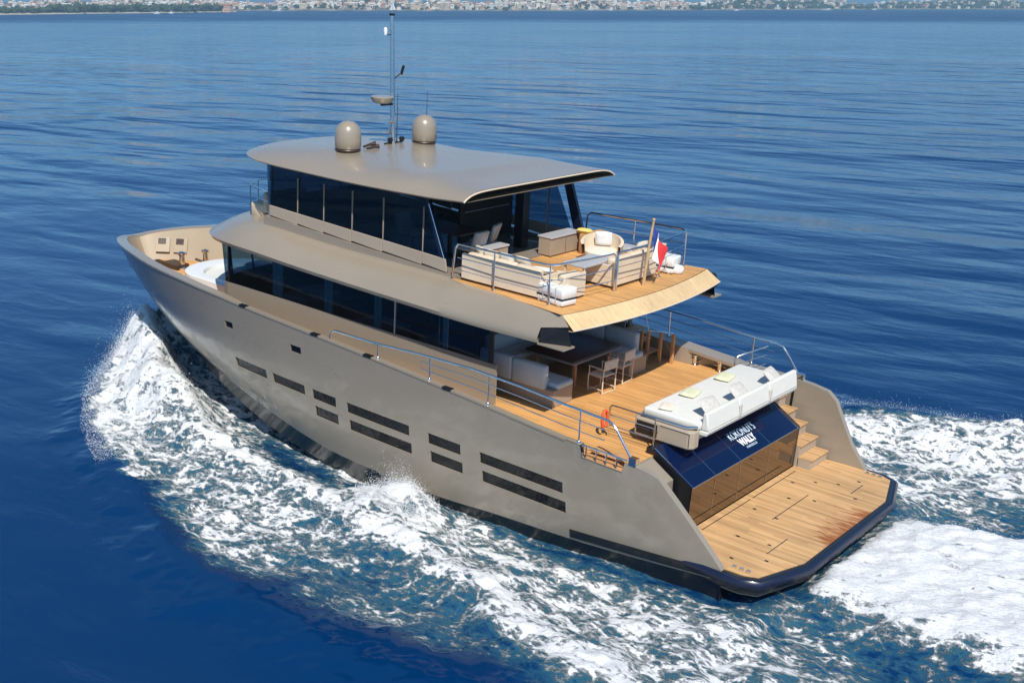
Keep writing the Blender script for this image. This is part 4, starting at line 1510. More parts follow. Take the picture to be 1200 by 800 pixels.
solo(bn.build('deck_bucket', M['gel'], None, 60), (5.0, -2.1, 4.957), 0, 'small round white tub on the deck edge beside the starboard raft', 'tub')

# flag and staff
fs = MB().tube([(4.92, -0.42, 4.95), (4.86, -0.44, 5.9), (4.80, -0.46, 6.58)], [0.04, 0.036, 0.028], 10)
fs.lathe([(0.04, 0), (0.04, 0.03), (0.01, 0.05)], (4.80, -0.46, 6.57), 10)
staff = fs.build('flagstaff', M['fascia_wood'], yacht)
fg = MB()
N1, N2 = 14, 22
for i in range(N1):
    for j in range(N2):
        def fp(a, b2):
            # a along the fly 0..1, b2 down the hoist 0..1; the cloth hangs in folds
            drop = 0.10 + 0.66 * b2 + 0.62 * a ** 1.1
            out = 0.05 + 0.15 * a + 0.05 * math.sin(a * 8 + b2 * 2)
            side = 0.10 * math.sin(a * 11 + b2 * 3.0) * (0.3 + a * 0.7) * (0.6 + 0.4 * b2)
            return Vector((4.83 - out, -0.45 - 0.34 * a * (1 - b2 * 0.5) + side, 6.50 - drop * 0.86))
        q_ = [fp(i / N1, j / N2), fp((i + 1) / N1, j / N2), fp((i + 1) / N1, (j + 1) / N2), fp(i / N1, (j + 1) / N2)]
        fg.add(q_, [[0, 1, 2, 3]], 0 if i < 4 else (1 if i < 9 else 2))
fo = fg.build('ensign_flag', [M['flag_blue'], M['flag_white'], M['red']], None, 70)
solo(fo, (0, 0, 0), 0, 'blue, white and red flag hanging from the aft flagstaff', 'flag')

# ------------------------------------------------------------------ main deck dining
def settee(label, loc, rz, L, back=True):
    """settee along local x; backrest at +y"""
    t = empty('dinette_settee', loc, rz, label, 'settee')
    MB().box(-L / 2, L / 2 + 0.25, -0.62, 0.16, 0.0, 0.42).build('base', M['taupe'], t, 0, 0.012)
    MB().soft(-L / 2, L / 2 + 0.26, -0.64, 0.0, 0.425, 0.56, 0.06).build('seat_cushion', M['blue_grey'], t, 50)
    b_ = MB()
    for k in range(2):
        b_.soft(-L / 2 + L / 2 * k + 0.008, -L / 2 + L / 2 * (k + 1) - 0.008, 0.005, 0.20, 0.40, 0.98, 0.07)
    b_.build('back_cushion', M['blue_grey'], t, 50)
    return t
settee('blue-grey settee on the port side of the shaded dining table', (6.95, 1.78, 2.203), R(180) * 0 + 0, 2.05)
# aft end of the settee points aft: mirror so the open seat end is aft
for o in list(COL.objects):
    if o.name == 'dinette_settee':
        mw = BM @ Matrix.Translation((6.95, 1.78, 2.203)) @ Matrix.Diagonal((-1, 1, 1, 1))
        o.matrix_world = BM @ Matrix.Translation((6.95, 1.78, 2.203))
        for chd in o.children:
            for v in chd.data.vertices:
                v.co.x = -v.co.x
            chd.data.flip_normals()
settee('blue-grey settee on the starboard side of the shaded dining table', (6.95, -1.95, 2.203), R(180), 2.05)
t = settee('blue-grey settee against the saloon doors, forward of the dining table', (8.35, -0.1, 2.203), R(-90), 2.4)
dt = empty('dining_table', (6.85, -0.45, 2.203), 0, 'dark brown square dining table on the shaded aft deck', 'table')
MB().soft(-0.78, 0.78, -1.05, 1.05, 0.70, 0.76, 0.06).build('tabletop', M['dark_wood'], dt, 50)
MB().soft(-0.79, 0.79, -1.06, 1.06, 0.655, 0.698, 0.06).build('table_edge', M['taupe'], dt, 50)
for ax_, ay_ in ((-0.6, 0.75), (0.6, 0.75), (-0.6, -0.75), (0.6, -0.75)):
    MB().box(ax_ - 0.04, ax_ + 0.04, ay_ - 0.04, ay_ + 0.04, 0, 0.655).build('leg', M['wood'], dt, 0)

def folding_chair(loc, rz, label):
    t = empty('folding_chair', loc, rz, label, 'chair', 'folding chairs at the aft deck table')
    mt_ = M['cream_board']
    for s_ in (-1, 1):
        y = s_ * 0.25
        m_ = MB()
        m_.tube([(0.22, y, 0.012), (0.22, y, 0.43)], 0.018, 6)
        m_.tube([(-0.24, y, 0.012), (-0.24, y, 0.43), (-0.28, y, 0.86)], 0.018, 6)
        m_.tube([(-0.23, y, 0.10), (0.22, y, 0.10)], 0.014, 6)
        m_.tube([(-0.23, y, 0.42), (0.22, y, 0.42)], 0.014, 6)
        m_.build('leg_frame', mt_, t)
        MB().box(-0.27, 0.22, y - 0.03, y + 0.03, 0.63, 0.655).build('armrest', mt_, t, 0, 0.006)
        MB().tube([(0.2, y, 0.43), (0.2, y, 0.63)], 0.015, 6).build('arm_post', mt_, t)
    m_ = MB()
    for x in (-0.22, 0.22):
        m_.tube([(x, -0.25, 0.014), (x, 0.25, 0.014)], 0.015, 6)
    m_.tube([(-0.28, -0.25, 0.86), (-0.28, 0.25, 0.86)], 0.015, 6)
    m_.build('stretcher', mt_, t)
    MB().soft(-0.22, 0.22, -0.24, 0.24, 0.425, 0.465, 0.02).build('seat', M['cushion'], t, 50)
    MB().box(-0.292, -0.272, -0.245, 0.245, 0.62, 0.84).build('backrest', M['cushion'], t, 0, 0.006)
    return t
folding_chair((5.62, 0.02, 2.203), R(-4), 'pale folding chair at the table, nearer the port settee')
folding_chair((5.72, -0.92, 2.203), R(5), 'pale folding chair at the table, nearer the starboard settee')

# stairs to the upper deck with slatted screen
stt = MB()
for k in range(8):
    stt.box(6.0 + 0.27 * k, 6.28 + 0.27 * k, -3.25, -2.55, 2.42 + 0.25 * k, 2.46 + 0.25 * k)
stair = stt.build('deck_stairs', M['wood'], yacht, 0, 0.006)
for k, (x, y) in enumerate(((5.50, -3.1), (5.80, -2.95), (6.10, -2.80), (6.25, -2.72), (6.55, -2.60))):
    MB().box(x - 0.04, x + 0.04, y - 0.04, y + 0.04, 2.2, 3.02).build('screen_post', M['wood'], stair, 0, 0.008)
m = MB().tube([(5.5, -3.1, 3.04), (6.1, -2.80, 3.04), (6.4, -2.66, 4.3)], 0.014, 6)
m.build('stair_rail', M['chrome'], stair)
po = MB()
for y in (-3.05,):
    po.tube([(6.9, y, 2.2), (6.8, y, 4.35)], 0.06, 8)
po.build('deck_pillar', M['taupe'], yacht)
# dark ship's side passage under the overhang, starboard
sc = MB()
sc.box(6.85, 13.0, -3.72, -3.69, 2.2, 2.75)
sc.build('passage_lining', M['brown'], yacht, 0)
# starboard sloping bulwark end
be = MB()
be.prism([(6.1, 2.2), (5.55, 2.2), (5.9, 2.62), (6.1, 2.64)], 'y', -3.74, -3.40)
be.build('bulwark_end', M['paint'], yacht, 0, 0.02)

# horseshoe lifebuoy on the port gate rail
lb = MB()
pts = [(0.10 * math.cos(R(a)), 0, 0.21 * math.sin(R(a))) for a in range(-60, 241, 20)]
lb.tube(pts, 0.036, 10)
solo(lb.build('lifebuoy', M['orange'], None), (3.80, 2.52, 2.62), R(90), 'orange horseshoe lifebuoy hung on the port gate rail of the aft deck', 'lifebuoy')

# bow seating and mooring gear
bs = empty('bow_settee', (18.9, 0.1, BZ + 0.02), 0, 'white curved settee on the bow deck ahead of the deckhouse', 'settee')
m = MB()
ol_ = []
for k in range(25):
    a = R(-90 + 180 * k / 24)
    ol_.append((0.9 + 1.25 * math.cos(a), 1.45 * math.sin(a)))
ol_ = [(-0.9, -1.45)] + ol_ + [(-0.9, 1.45)]
in_ = [(x * 0.78 - 0.12, y * 0.72) for x, y in ol_]
m.grid([[(x, y, 0), (x, y, 0.60), (x * 0.93 - 0.03, y * 0.93, 0.62), (u, v, 0.60), (u, v, 0.40)] for (x, y), (u, v) in zip(ol_, in_)])
m.build('base', M['gel'], bs, 40)
m = MB()
m.prism([(x * 0.995, y * 0.995) for x, y in in_], 'z', 0.10, 0.50)
m.build('seat_cushion', M['white'], bs, 40, 0.03)
for x, y in ((22.6, -0.15), (22.4, -0.95)):
    m = MB()
    m.lathe([(0.20, 0), (0.20, 0.05), (0.10, 0.10), (0.09, 0.44), (0.14, 0.49), (0.14, 0.55), (0.04, 0.58)], (x, y, BZ + 0.02), 16)
    m.build('windlass_drum', M['chrome'], yacht)
for x, y, zz in ((21.6, 0.75, 0.12), (21.3, -1.55, 0.14), (20.6, -1.9, 0.10)):
    m = MB()
    m.lathe([(0.16, 0), (0.16, zz), (0.10, zz + 0.06), (0.02, zz + 0.08)], (x, y, BZ + 0.02), 12)
    m.build('deck_hatch', M['brown'], yacht)
m = MB()
m.box(22.5, 23.3, -0.35, 0.15, BZ + 0.02, BZ + 0.18)
m.box(23.3, 23.9, -0.16, 0.0, BZ + 0.02, BZ + 0.10)
m.tube([(22.5, -0.6, BZ + 0.3), (22.2, -1.0, BZ + 0.1), (21.9, -1.3, BZ + 0.06)], 0.04)
m.build('anchor_windlass', M['brown'], yacht, 30)

#WATER


# ------------------------------------------------------------------ sea
def hash2(ix, iy, seed):
    h = (ix * 374761393 + iy * 668265263 + seed * 974634521) & 0x7fffffff
    h = ((h ^ (h >> 13)) * 1274126177) & 0x7fffffff
    return ((h ^ (h >> 16)) & 0xffff) / 65535.0
def vnoise(x, y, seed=0):
    ix, iy = np.floor(x).astype(np.int64), np.floor(y).astype(np.int64)
    fx, fy = x - ix, y - iy
    fx, fy = fx * fx * (3 - 2 * fx), fy * fy * (3 - 2 * fy)
    a, b = hash2(ix, iy, seed), hash2(ix + 1, iy, seed)
    c, d = hash2(ix, iy + 1, seed), hash2(ix + 1, iy + 1, seed)
    return (a * (1 - fx) + b * fx) * (1 - fy) + (c * (1 - fx) + d * fx) * fy
def fbm(x, y, oct_=4, seed=0):
    s, a, t = 0.0, 0.5, 0.0
    for o in range(oct_):
        s = s + a * vnoise(x * 2 ** o, y * 2 ** o, seed + o)
        t += a
        a *= 0.55
    return s / t
def sstep(a, b, x):
    t = np.clip((x - a) / (b - a), 0, 1)
    return t * t * (3 - 2 * t)
def itp(tab, x):
    xs = [t[0] for t in tab]
    return np.interp(x, xs, [t[1] for t in tab])
def band(d, c, w):
    return np.exp(-((d - c) / w) ** 2)

HB = [(-1.0, 3.3), (0, 3.6), (10, 3.6), (12, 3.5), (14, 3.2), (16, 2.8), (18, 2.15), (20, 1.4), (22, 0.6), (23.4, 0.0)]
WO = [(-40, 22), (-20, 15.5), (-10, 12.0), (-4, 10.4), (1.4, 9.6), (5.5, 9.6), (8.4, 9.8), (11, 9.4), (13.2, 8.5), (15, 7.7), (16.7, 7.1), (19.4, 5.8), (22.0, 4.0), (23.8, 2.3), (24.9, 1.0), (25.6, 0.2)]
CR = [(-20, 12.5), (-6, 9.2), (-2, 8.2), (0.6, 7.6), (2.5, 7.1), (4.2, 6.6), (6, 6.1), (8.2, 5.6), (11, 5.1), (14.7, 4.5), (18, 3.4), (20.6, 2.4), (22.5, 1.4), (24, 0.5)]

def wake(x, y):
    """height of the water and density of the foam at world points"""
    xs = x + 0.7 * (fbm(x * 0.5 + 9, y * 0.5, 3, 21) - 0.5)
    ya = np.abs(y) + 0.9 * (fbm(x * 0.55, y * 0.55 + 31, 4, 11) - 0.5)
    hb = itp(HB, xs)
    wo = itp(WO, xs) + 1.5 * (fbm(x * 0.8, y * 0.8, 5, 5) - 0.5)
    cr = itp(CR, xs)
    n1 = fbm(x * 0.8, y * 1.5, 4, 3)
    ahead = sstep(25.6, 24.4, xs)
    # --- foam
    inside = sstep(0.0, np.where(xs > 15, 0.4, 1.5), wo - ya) * ahead
    bow = sstep(14.5, 18.5, xs)
    f = np.zeros_like(x)
    # speckled sheet out to the edge
    sheet = inside * (0.45 * sstep(-4.0, 2.0, xs) + 0.18 * sstep(6.0, 11.0, xs) + 0.03 * bow) 
    f = np.maximum(f, sheet)
    # bright breaking edge line
    f = np.maximum(f, inside * band(wo - ya, 0.28, 0.22) * (0.42 * sstep(7.5, 10, xs) + 0.25 * bow))
    # dense rolling crest
    wid = itp([(-20, 1.6), (0, 1.0), (6, 0.85), (12, 0.8), (18, 0.9), (24, 0.7)], xs)
    crest = band(ya, cr, wid) * ahead * sstep(-24, -3, xs)
    f = np.maximum(f, crest * (0.78 + 0.04 * bow))
    # thrown sheet at the bow
    f = np.maximum(f, inside * bow * (0.58 + 0.22 * sstep(0.0, 1.0, ya - hb)))
    # turbulent strip between crest and hull
    strip = sstep(-0.3, 0.3, ya - hb) * sstep(0.5, -0.3, ya - cr)
    f = np.maximum(f, strip * np.where(xs > 8, 0.68, 0.66) * ahead * sstep(-9, -1, xs))
    f -= 0.40 * band(ya - hb, 0.45, 0.50) * sstep(9.2, 11.5, xs) * sstep(16.5, 13.5, xs)
    f -= 0.22 * band(ya - hb, 0.30, 0.45) * sstep(6.2, 3.0, xs) * sstep(-2.5, 0.0, xs)
    # burst beside the hull
    burst = np.exp(-(((xs - 8.3) / 1.0) ** 2 + ((ya - 4.45) / 0.62) ** 2)) 
    f = np.maximum(f, burst * 1.05)
    tail = np.exp(-(((xs - 5.6) / 2.2) ** 2 + ((ya - 5.1) / 0.6) ** 2))
    f = np.maximum(f, tail * 0.72)
    # propeller wash
    aft = sstep(-0.9, -1.6, x)
    ww = 2.35 + 0.16 * np.maximum(-x - 1.5, 0)
    wash = sstep(0.9, -0.5, np.abs(y + 0.05) + 0.7 * (fbm(x * 0.7, y * 0.7, 3, 77) - 0.5) - ww) * aft
    f = np.maximum(f, wash * (1.0 - 0.12 * sstep(-10, -25, x)))
    # darker lanes either side of the wash, then the outer waves again
    lane = band(np.abs(y), ww + 1.3, 0.9) * aft
    f = np.maximum(f, sstep(0.6, -1.5, x) * inside * (0.47 + 0.22 * (n1 - 0.5)))
    f -= 0.10 * lane * (1 - wash)
    stb = sstep(-4.6, -6.0, y) * sstep(4.5, 2.0, x)
    f = np.maximum(f, stb * inside * (0.66 + 0.1 * n1))
    # --- height
    h = 0.42 * crest * sstep(-12, 6, xs) + 0.30 * crest * (1 - sstep(-12, 6, xs)) * 0.8
    h += 0.85 * bow * inside * band(ya, itp([(16, 4.4), (19, 3.2), (22, 1.6), (24, 0.45)], xs), 0.9) * itp([(15, 0.8), (20, 1.0), (22.5, 1.5), (24.0, 2.0), (25.2, 0.0)], xs)
    h += 0.16 * band(ya, wo - 0.2, 0.9) * sstep(-8, 2, xs) * ahead
    h += 0.55 * band(y, -itp(WO, xs) + 0.9, 0.9) * sstep(5, 1, x) * sstep(-24, -3, x)
    h += burst * 0.62 + tail * 0.15
    h += wash * (0.25 + 0.30 * band(x, -5.5, 3.5))
    h += -0.25 * lane
    fm = np.clip(f, 0, 1)
    h += (fbm(x * 1.5, y * 1.7, 5, 41) - 0.5) * 0.40 * sstep(0.25, 0.8, fm) * (1 - 0.65 * wash)
    h += (fbm(x * 3.1, y * 3.1, 3, 47) - 0.5) * 0.16 * sstep(0.30, 0.7, fm)
    h += (fbm(x * 0.75, y * 1.1, 3, 43) - 0.5) * 0.30 * np.maximum(inside * 0.6, 0) 
    return h, np.clip(f + 0.20 * (n1 - 0.5) * (f > 0.05), 0, 1)

def axis(lo, hi, step, far_lo, far_hi, g=1.16):
    c = list(np.arange(lo, hi + 1e-6, step))
    s, v = step, lo
    left = []
    while v > far_lo:
        s *= g
        v -= s
        left.append(v)
    s, v = step, hi
    right = []
    while v < far_hi:
        s *= g
        v += s
        right.append(v)
    return np.array(left[::-1] + c + right)
ax_ = axis(-9.0, 28.5, 0.085, -14000, 14000)
ay_ = axis(-13.0, 12.0, 0.085, -14000, 14000)
GX, GY = np.meshgrid(ax_, ay_, indexing='ij')
Hh, Ff = wake(GX, GY)
near = sstep(60, 30, np.hypot(GX - 8, GY))
Hh = Hh * near
Ff = Ff * near
# long easy swell
Hh += near * 0.10 * (fbm(GX * 0.16 + 3, GY * 0.30, 3, 91) - 0.5)
nx, ny = GX.shape
co_ = np.stack([GX, GY, Hh], -1).reshape(-1, 3)
idx = np.arange(nx * ny).reshape(nx, ny)
quads = np.stack([idx[:-1, :-1], idx[1:, :-1], idx[1:, 1:], idx[:-1, 1:]], -1).reshape(-1, 4)
me = bpy.data.meshes.new('sea')
me.vertices.add(len(co_))
me.vertices.foreach_set('co', co_.astype(np.float32).ravel())
me.loops.add(quads.size)
me.loops.foreach_set('vertex_index', quads.astype(np.int32).ravel())
me.polygons.add(len(quads))
me.polygons.foreach_set('loop_start', (np.arange(len(quads)) * 4).astype(np.int32))
me.polygons.foreach_set('loop_total', np.full(len(quads), 4, np.int32))
me.polygons.foreach_set('use_smooth', np.ones(len(quads), bool))
me.update()
at = me.attributes.new('foam', 'FLOAT', 'POINT')
at.data.foreach_set('value', Ff.astype(np.float32).ravel())
sea = bpy.data.objects.new('sea', me)
COL.objects.link(sea)
sea['kind'] = 'structure'

m, n, l, b = new_mat('sea_water')
def node(t, **kw):
    k = n.new(t)
    for a, v in kw.items():
        setattr(k, a, v)
    return k
def mth(op, a, bb=None, clamp=False):
    k = n.new('ShaderNodeMath')
    k.operation = op
    k.use_clamp = clamp
    for i, v in enumerate((a, bb)):
        if v is None: continue
        if isinstance(v, (int, float)): k.inputs[i].default_value = v
        else: l.new(v, k.inputs[i])
    return k.outputs[0]
def mrange(v, a, bb, c=0.0, d=1.0, smooth=False):
    k = n.new('ShaderNodeMapRange')
    if smooth: k.interpolation_type = 'SMOOTHSTEP'
    l.new(v, k.inputs['Value'])
    for nm, val in (('From Min', a), ('From Max', bb), ('To Min', c), ('To Max', d)):
        k.inputs[nm].default_value = val
    return k.outputs[0]
geo = node('ShaderNodeNewGeometry')
fa_ = node('ShaderNodeAttribute', attribute_name='foam')
foam = fa_.outputs['Fac']
def noise(scale, detail=4, dist=0.0, sc=(1, 1, 1), rot=0.0, rough=0.5):
    mp = n.new('ShaderNodeMapping')
    mp.inputs['Scale'].default_value = sc
    mp.inputs['Rotation'].default_value = (0, 0, rot)
    l.new(geo.outputs['Position'], mp.inputs['Vector'])
    k = n.new('ShaderNodeTexNoise')
    k.inputs['Scale'].default_value = scale
    k.inputs['Detail'].default_value = detail
    k.inputs['Roughness'].default_value = rough
    k.inputs['Distortion'].default_value = dist
    l.new(mp.outputs[0], k.inputs['Vector'])
    return k.outputs['Fac']
# foam break-up: lacy cells and fine froth
vor = node('ShaderNodeTexVoronoi', feature='DISTANCE_TO_EDGE')
vor.inputs['Scale'].default_value = 2.6
mpv = n.new('ShaderNodeMapping')
mpv.inputs['Scale'].default_value = (0.65, 1.15, 1)
wob = node('ShaderNodeTexNoise')
wob.inputs['Scale'].default_value = 1.7
wob.inputs['Detail'].default_value = 4
l.new(geo.outputs['Position'], wob.inputs['Vector'])
wv = node('ShaderNodeVectorMath', operation='MULTIPLY_ADD')
l.new(wob.outputs['Color'], wv.inputs[0])
wv.inputs[1].default_value = (1.0, 1.0, 0)
l.new(geo.outputs['Position'], wv.inputs[2])
l.new(wv.outputs[0], mpv.inputs['Vector'])
l.new(mpv.outputs[0], vor.inputs['Vector'])
lace = mrange(vor.outputs['Distance'], 0.0, 0.16, 1.0, 0.0)
f1 = noise(2.1, 9, 0.8, (0.55, 1.15, 1), 0.15, 0.68)
f2 = noise(9.0, 6, 0.3, (0.6, 1.2, 1), 0.1, 0.7)
brk = mth('ADD', mth('MULTIPLY', f1, 0.62), mth('ADD', mth('MULTIPLY', lace, 0.07), mth('MULTIPLY', f2, 0.40)))
# brk centres near 0.55
cov = mth('ADD', foam, mth('MULTIPLY', mth('SUBTRACT', brk, 0.545), 2.7))
white = mrange(cov, 0.40, 0.70, 0.0, 1.0, True)
white = mth('MULTIPLY', white, mrange(foam, 0.03, 0.16))
milky = mth('MULTIPLY', mrange(cov, 0.05, 0.55, 0.0, 1.0), mrange(foam, 0.05, 0.5))
# waves: bump only, several lengths, long crests
w1 = noise(0.11, 2, 0.3, (0.5, 1.3, 1), R(38))
w2 = noise(0.55, 4, 0.4, (0.6, 1.5, 1), R(40))
w3 = noise(2.2, 4, 0.2, (0.7, 1.3, 1), R(10))
patch = noise(0.016, 3, 0.6, (0.5, 1.5, 1), R(40))
amp = mrange(patch, 0.35, 0.68, 0.45, 1.25)
vl = node('ShaderNodeVectorMath', operation='LENGTH')
l.new(geo.outputs['Position'], vl.inputs[0])
amp = mth('MULTIPLY', mth('MULTIPLY', amp, mrange(vl.outputs['Value'], 12, 70, 0.42, 1.0)), mrange(vl.outputs['Value'], 120, 700, 1.0, 0.35))
fine = mrange(vl.outputs['Value'], 50, 200, 1.0, 0.3)
h_ = mth('ADD', mth('MULTIPLY', w1, 1.4), mth('MULTIPLY', mth('ADD', mth('MULTIPLY', w2, 0.17), mth('MULTIPLY', w3, 0.014)), fine))
h_ = mth('MULTIPLY', h_, amp)
froth = mth('MULTIPLY', mth('ADD', mth('MULTIPLY', f1, 0.5), mth('MULTIPLY', f2, 0.35)), mth('MULTIPLY', white, 0.17))
h_ = mth('ADD', h_, froth)
bmp = node('ShaderNodeBump')
bmp.inputs['Strength'].default_value = 1.0
bmp.inputs['Distance'].default_value = 1.0
l.new(h_, bmp.inputs['Height'])
l.new(bmp.outputs[0], b.inputs['Normal'])
deep = node('ShaderNodeMixRGB')
deep.inputs['Color1'].default_value = (0.0001, 0.0255, 0.096, 1)
deep.inputs['Color2'].default_value = (0.05, 0.16, 0.195, 1)
l.new(mth('MULTIPLY', milky, 0.9), deep.inputs['Fac'])
mixc = node('ShaderNodeMixRGB')
mixc.inputs['Color2'].default_value = (0.77, 0.78, 0.78, 1)
l.new(white, mixc.inputs['Fac'])
l.new(deep.outputs[0], mixc.inputs['Color1'])
l.new(mixc.outputs[0], b.inputs['Base Color'])
rip = mth('MULTIPLY', mth('ADD', mrange(vl.outputs['Value'], 30, 500, 0.03, 0.13), mrange(vl.outputs['Value'], 750, 1050, 0.0, 0.25)), mrange(patch, 0.3, 0.7, 0.75, 1.15))   # ripples too small to see, farther from the boat
l.new(mth('ADD', rip, mth('MULTIPLY', white, 0.7)), b.inputs['Roughness'])
b.inputs['IOR'].default_value = 1.333
me.materials.append(m)

# spray: droplets and shreds of foam thrown off the bow wave and the burst
rng = np.random.default_rng(5)
def blobs(name, centres, radii, mat):
    ico_v = np.array([(0, 0, 1), (.894, 0, .447), (.276, .851, .447), (-.724, .526, .447), (-.724, -.526, .447), (.276, -.851, .447),
                      (.724, .526, -.447), (-.276, .851, -.447), (-.894, 0, -.447), (-.276, -.851, -.447), (.724, -.526, -.447), (0, 0, -1)])
    ico_f = [(0, 1, 2), (0, 2, 3), (0, 3, 4), (0, 4, 5), (0, 5, 1), (1, 6, 2), (2, 7, 3), (3, 8, 4), (4, 9, 5), (5, 10, 1), (2, 6, 7), (3, 7, 8), (4, 8, 9), (5, 9, 10), (1, 10, 6), (6, 11, 7), (7, 11, 8), (8, 11, 9), (9, 11, 10), (10, 11, 6)]
    nb = len(centres)
    jit = 1 + 0.5 * (rng.random((nb, 12, 1)) - 0.5)
    st = rng.uniform(0.6, 1.5, (nb, 1, 3))
    V = centres[:, None, :] + ico_v[None] * jit * st * radii[:, None, None]
    F = (np.array(ico_f)[None] + (np.arange(nb) * 12)[:, None, None]).reshape(-1, 3)
    me = bpy.data.meshes.new(name)
    V = V.reshape(-1, 3)
    me.vertices.add(len(V))
    me.vertices.foreach_set('co', V.astype(np.float32).ravel())
    me.loops.add(F.size)
    me.loops.foreach_set('vertex_index', F.astype(np.int32).ravel())
    me.polygons.add(len(F))
    me.polygons.foreach_set('loop_start', (np.arange(len(F)) * 3).astype(np.int32))
    me.polygons.foreach_set('loop_total', np.full(len(F), 3, np.int32))
    me.polygons.foreach_set('use_smooth', np.ones(len(F), bool))
    me.update()
    me.materials.append(mat)
    o = bpy.data.objects.new(name, me)
    COL.objects.link(o)
    return o
M['spray'] = solid('spray_white', (0.78, 0.79, 0.80), 0.8, 0, 0, 0.03, 4)
cs, rs_ = [], []
# along the bow plume edge
for side in (1, -1):
    k = 24000 if side > 0 else 4000
    x = rng.uniform(16.5, 25.2, k)
    wo = np.interp(x, [t[0] for t in WO], [t[1] for t in WO])
    hb = np.interp(x, [t[0] for t in HB], [t[1] for t in HB])
    t = rng.beta(2.2, 1.2, k)
    y = hb + (wo + 0.15 - hb) * t
    hz, ff = wake(x, y)
    up = rng.exponential(0.13, k) * (0.5 + sstep(17, 22, x))
    cs.append(np.stack([x, side * y, hz + up], 1))
    rs_.append(rng.uniform(0.002, 0.008, k))
k = 15000
a = rng.uniform(0, 2 * PI, k)
rr = np.sqrt(rng.random(k))
x, y = 8.3 + 1.25 * rr * np.cos(a), 4.5 + 0.8 * rr * np.sin(a)
hz, ff = wake(x, y)
cs.append(np.stack([x, y, hz + rng.exponential(0.16, k) * (1.2 - rr)], 1))
rs_.append(rng.uniform(0.002, 0.007, k))
k = 4000
x = -1.5 - rng.exponential(3.0, k)
y = rng.uniform(-2.6, 2.6, k)
hz, ff = wake(x, y)
cs.append(np.stack([x, y, hz + rng.exponential(0.06, k)], 1))
rs_.append(rng.uniform(0.002, 0.007, k))
k = 3600
x = rng.uniform(-9, 3.5, k)
wo = np.interp(x, [t[0] for t in WO], [t[1] for t in WO])
y = -(wo - rng.exponential(0.7, k))
hz, ff = wake(x, y)
cs.append(np.stack([x, y, hz + rng.exponential(0.07, k)], 1))
rs_.append(rng.uniform(0.002, 0.007, k))
sp = blobs('spray', np.concatenate(cs), np.concatenate(rs_), M['spray'])
sp['kind'] = 'stuff'
sp['label'] = 'white spray and droplets thrown off the bow wave and wake'
sp['category'] = 'spray'

# ------------------------------------------------------------------ far shore
CX, CY = -11.0, 24.1
def polar(az, d):
    """az: degrees right of the view axis"""
    a = HEAD - R(az)
    return CX + d * math.cos(a), CY + d * math.sin(a)
SH = [(-60, 2300), (-30, 2300), (-12, 2350), (-3, 2250), (8, 2500), (16, 2950), (24, 3100), (45, 3200), (70, 3300)]
m, n, l, b = new_mat('hillside')
tc = n.new('ShaderNodeTexCoord')
nz = n.new('ShaderNodeTexNoise')
nz.inputs['Scale'].default_value = 0.03
nz.inputs['Detail'].default_value = 6
l.new(tc.outputs['Object'], nz.inputs['Vector'])
cr_ = n.new('ShaderNodeValToRGB')
cr_.color_ramp.elements[0].position = 0.38
cr_.color_ramp.elements[0].color = (0.07, 0.085, 0.045, 1)
cr_.color_ramp.elements[1].position = 0.62
cr_.color_ramp.elements[1].color = (0.32, 0.27, 0.20, 1)
l.new(nz.outputs['Fac'], cr_.inputs['Fac'])
l.new(cr_.outputs[0], b.inputs['Base Color'])
b.inputs['Roughness'].default_value = 0.95
M['hill'] = m
def hill_z(az, e):
    """height e metres behind the shoreline"""
    return 1.2 + e * 0.036 * (1 + 0.4 * math.sin(az * 0.7) + 0.25 * math.sin(az * 1.9 + 1))
hm = MB()
rows = []
for k in range(141):
    az = -60 + k * 130 / 140
    d0 = curve(SH, az) + 18 * math.sin(az * 2.3) + 12 * math.sin(az * 5.1)
    row = []
    for e in (-40, 0, 12, 60, 140, 260, 420, 520):
        x, y = polar(az, d0 + e)
        z = -3 if e < 0 else (0.9 if e == 0 else hill_z(az, e))
        row.append((x, y, z))
    rows.append(row)
hm.grid(rows)
coast = hm.build('hillside', M['hill'], None, 60)
coast['kind'] = 'structure'
# town: small houses, several builds, each one its own object
M['wall_white'] = solid('white_render', (0.72, 0.68, 0.60), 0.9, 0, 0, 0.1, 0.2)
M['wall_cream'] = solid('cream_render', (0.62, 0.50, 0.35), 0.9, 0, 0, 0.1, 0.2)
M['wall_pink'] = solid('pink_render', (0.60, 0.38, 0.28), 0.9, 0, 0, 0.1, 0.2)
M['roof_tile'] = solid('terracotta_tiles', (0.38, 0.15, 0.07), 0.9, 0, 0, 0.2, 0.4)
M['shutter'] = solid('dark_window', (0.05, 0.06, 0.07), 0.4)
def house(w, d, h, wall, roof, flat=False, floors=2):
    t = MB()
    t.box(-w / 2, w / 2, -d / 2, d / 2, -4, h, 0)
    if flat:
        t.box(-w / 2 - .3, w / 2 + .3, -d / 2 - .3, d / 2 + .3, h, h + 0.5, 1)
        t.box(-w / 6, w / 6, -d / 6, d / 6, h + 0.5, h + 2.3, 0)
    else:
        e = 0.6
        t.add([(-w / 2 - e, -d / 2 - e, h), (w / 2 + e, -d / 2 - e, h), (w / 2 + e, d / 2 + e, h), (-w / 2 - e, d / 2 + e, h), (-w / 4, 0, h + d * 0.24), (w / 4, 0, h + d * 0.24)],
              [[0, 1, 5, 4], [1, 2, 5], [2, 3, 4, 5], [3, 0, 4], [3, 2, 1, 0]], 1)
    for fl_ in range(floors):
        z = 1.0 + fl_ * h / floors
        for sx in range(int(w // 2.6)):
            x = -w / 2 + 1.5 + sx * 2.6
            t.box(x - 0.55, x + 0.55, -d / 2 - 0.06, d / 2 + 0.06, z, z + 1.5, 2)
    return t, [wall, roof, M['shutter']]
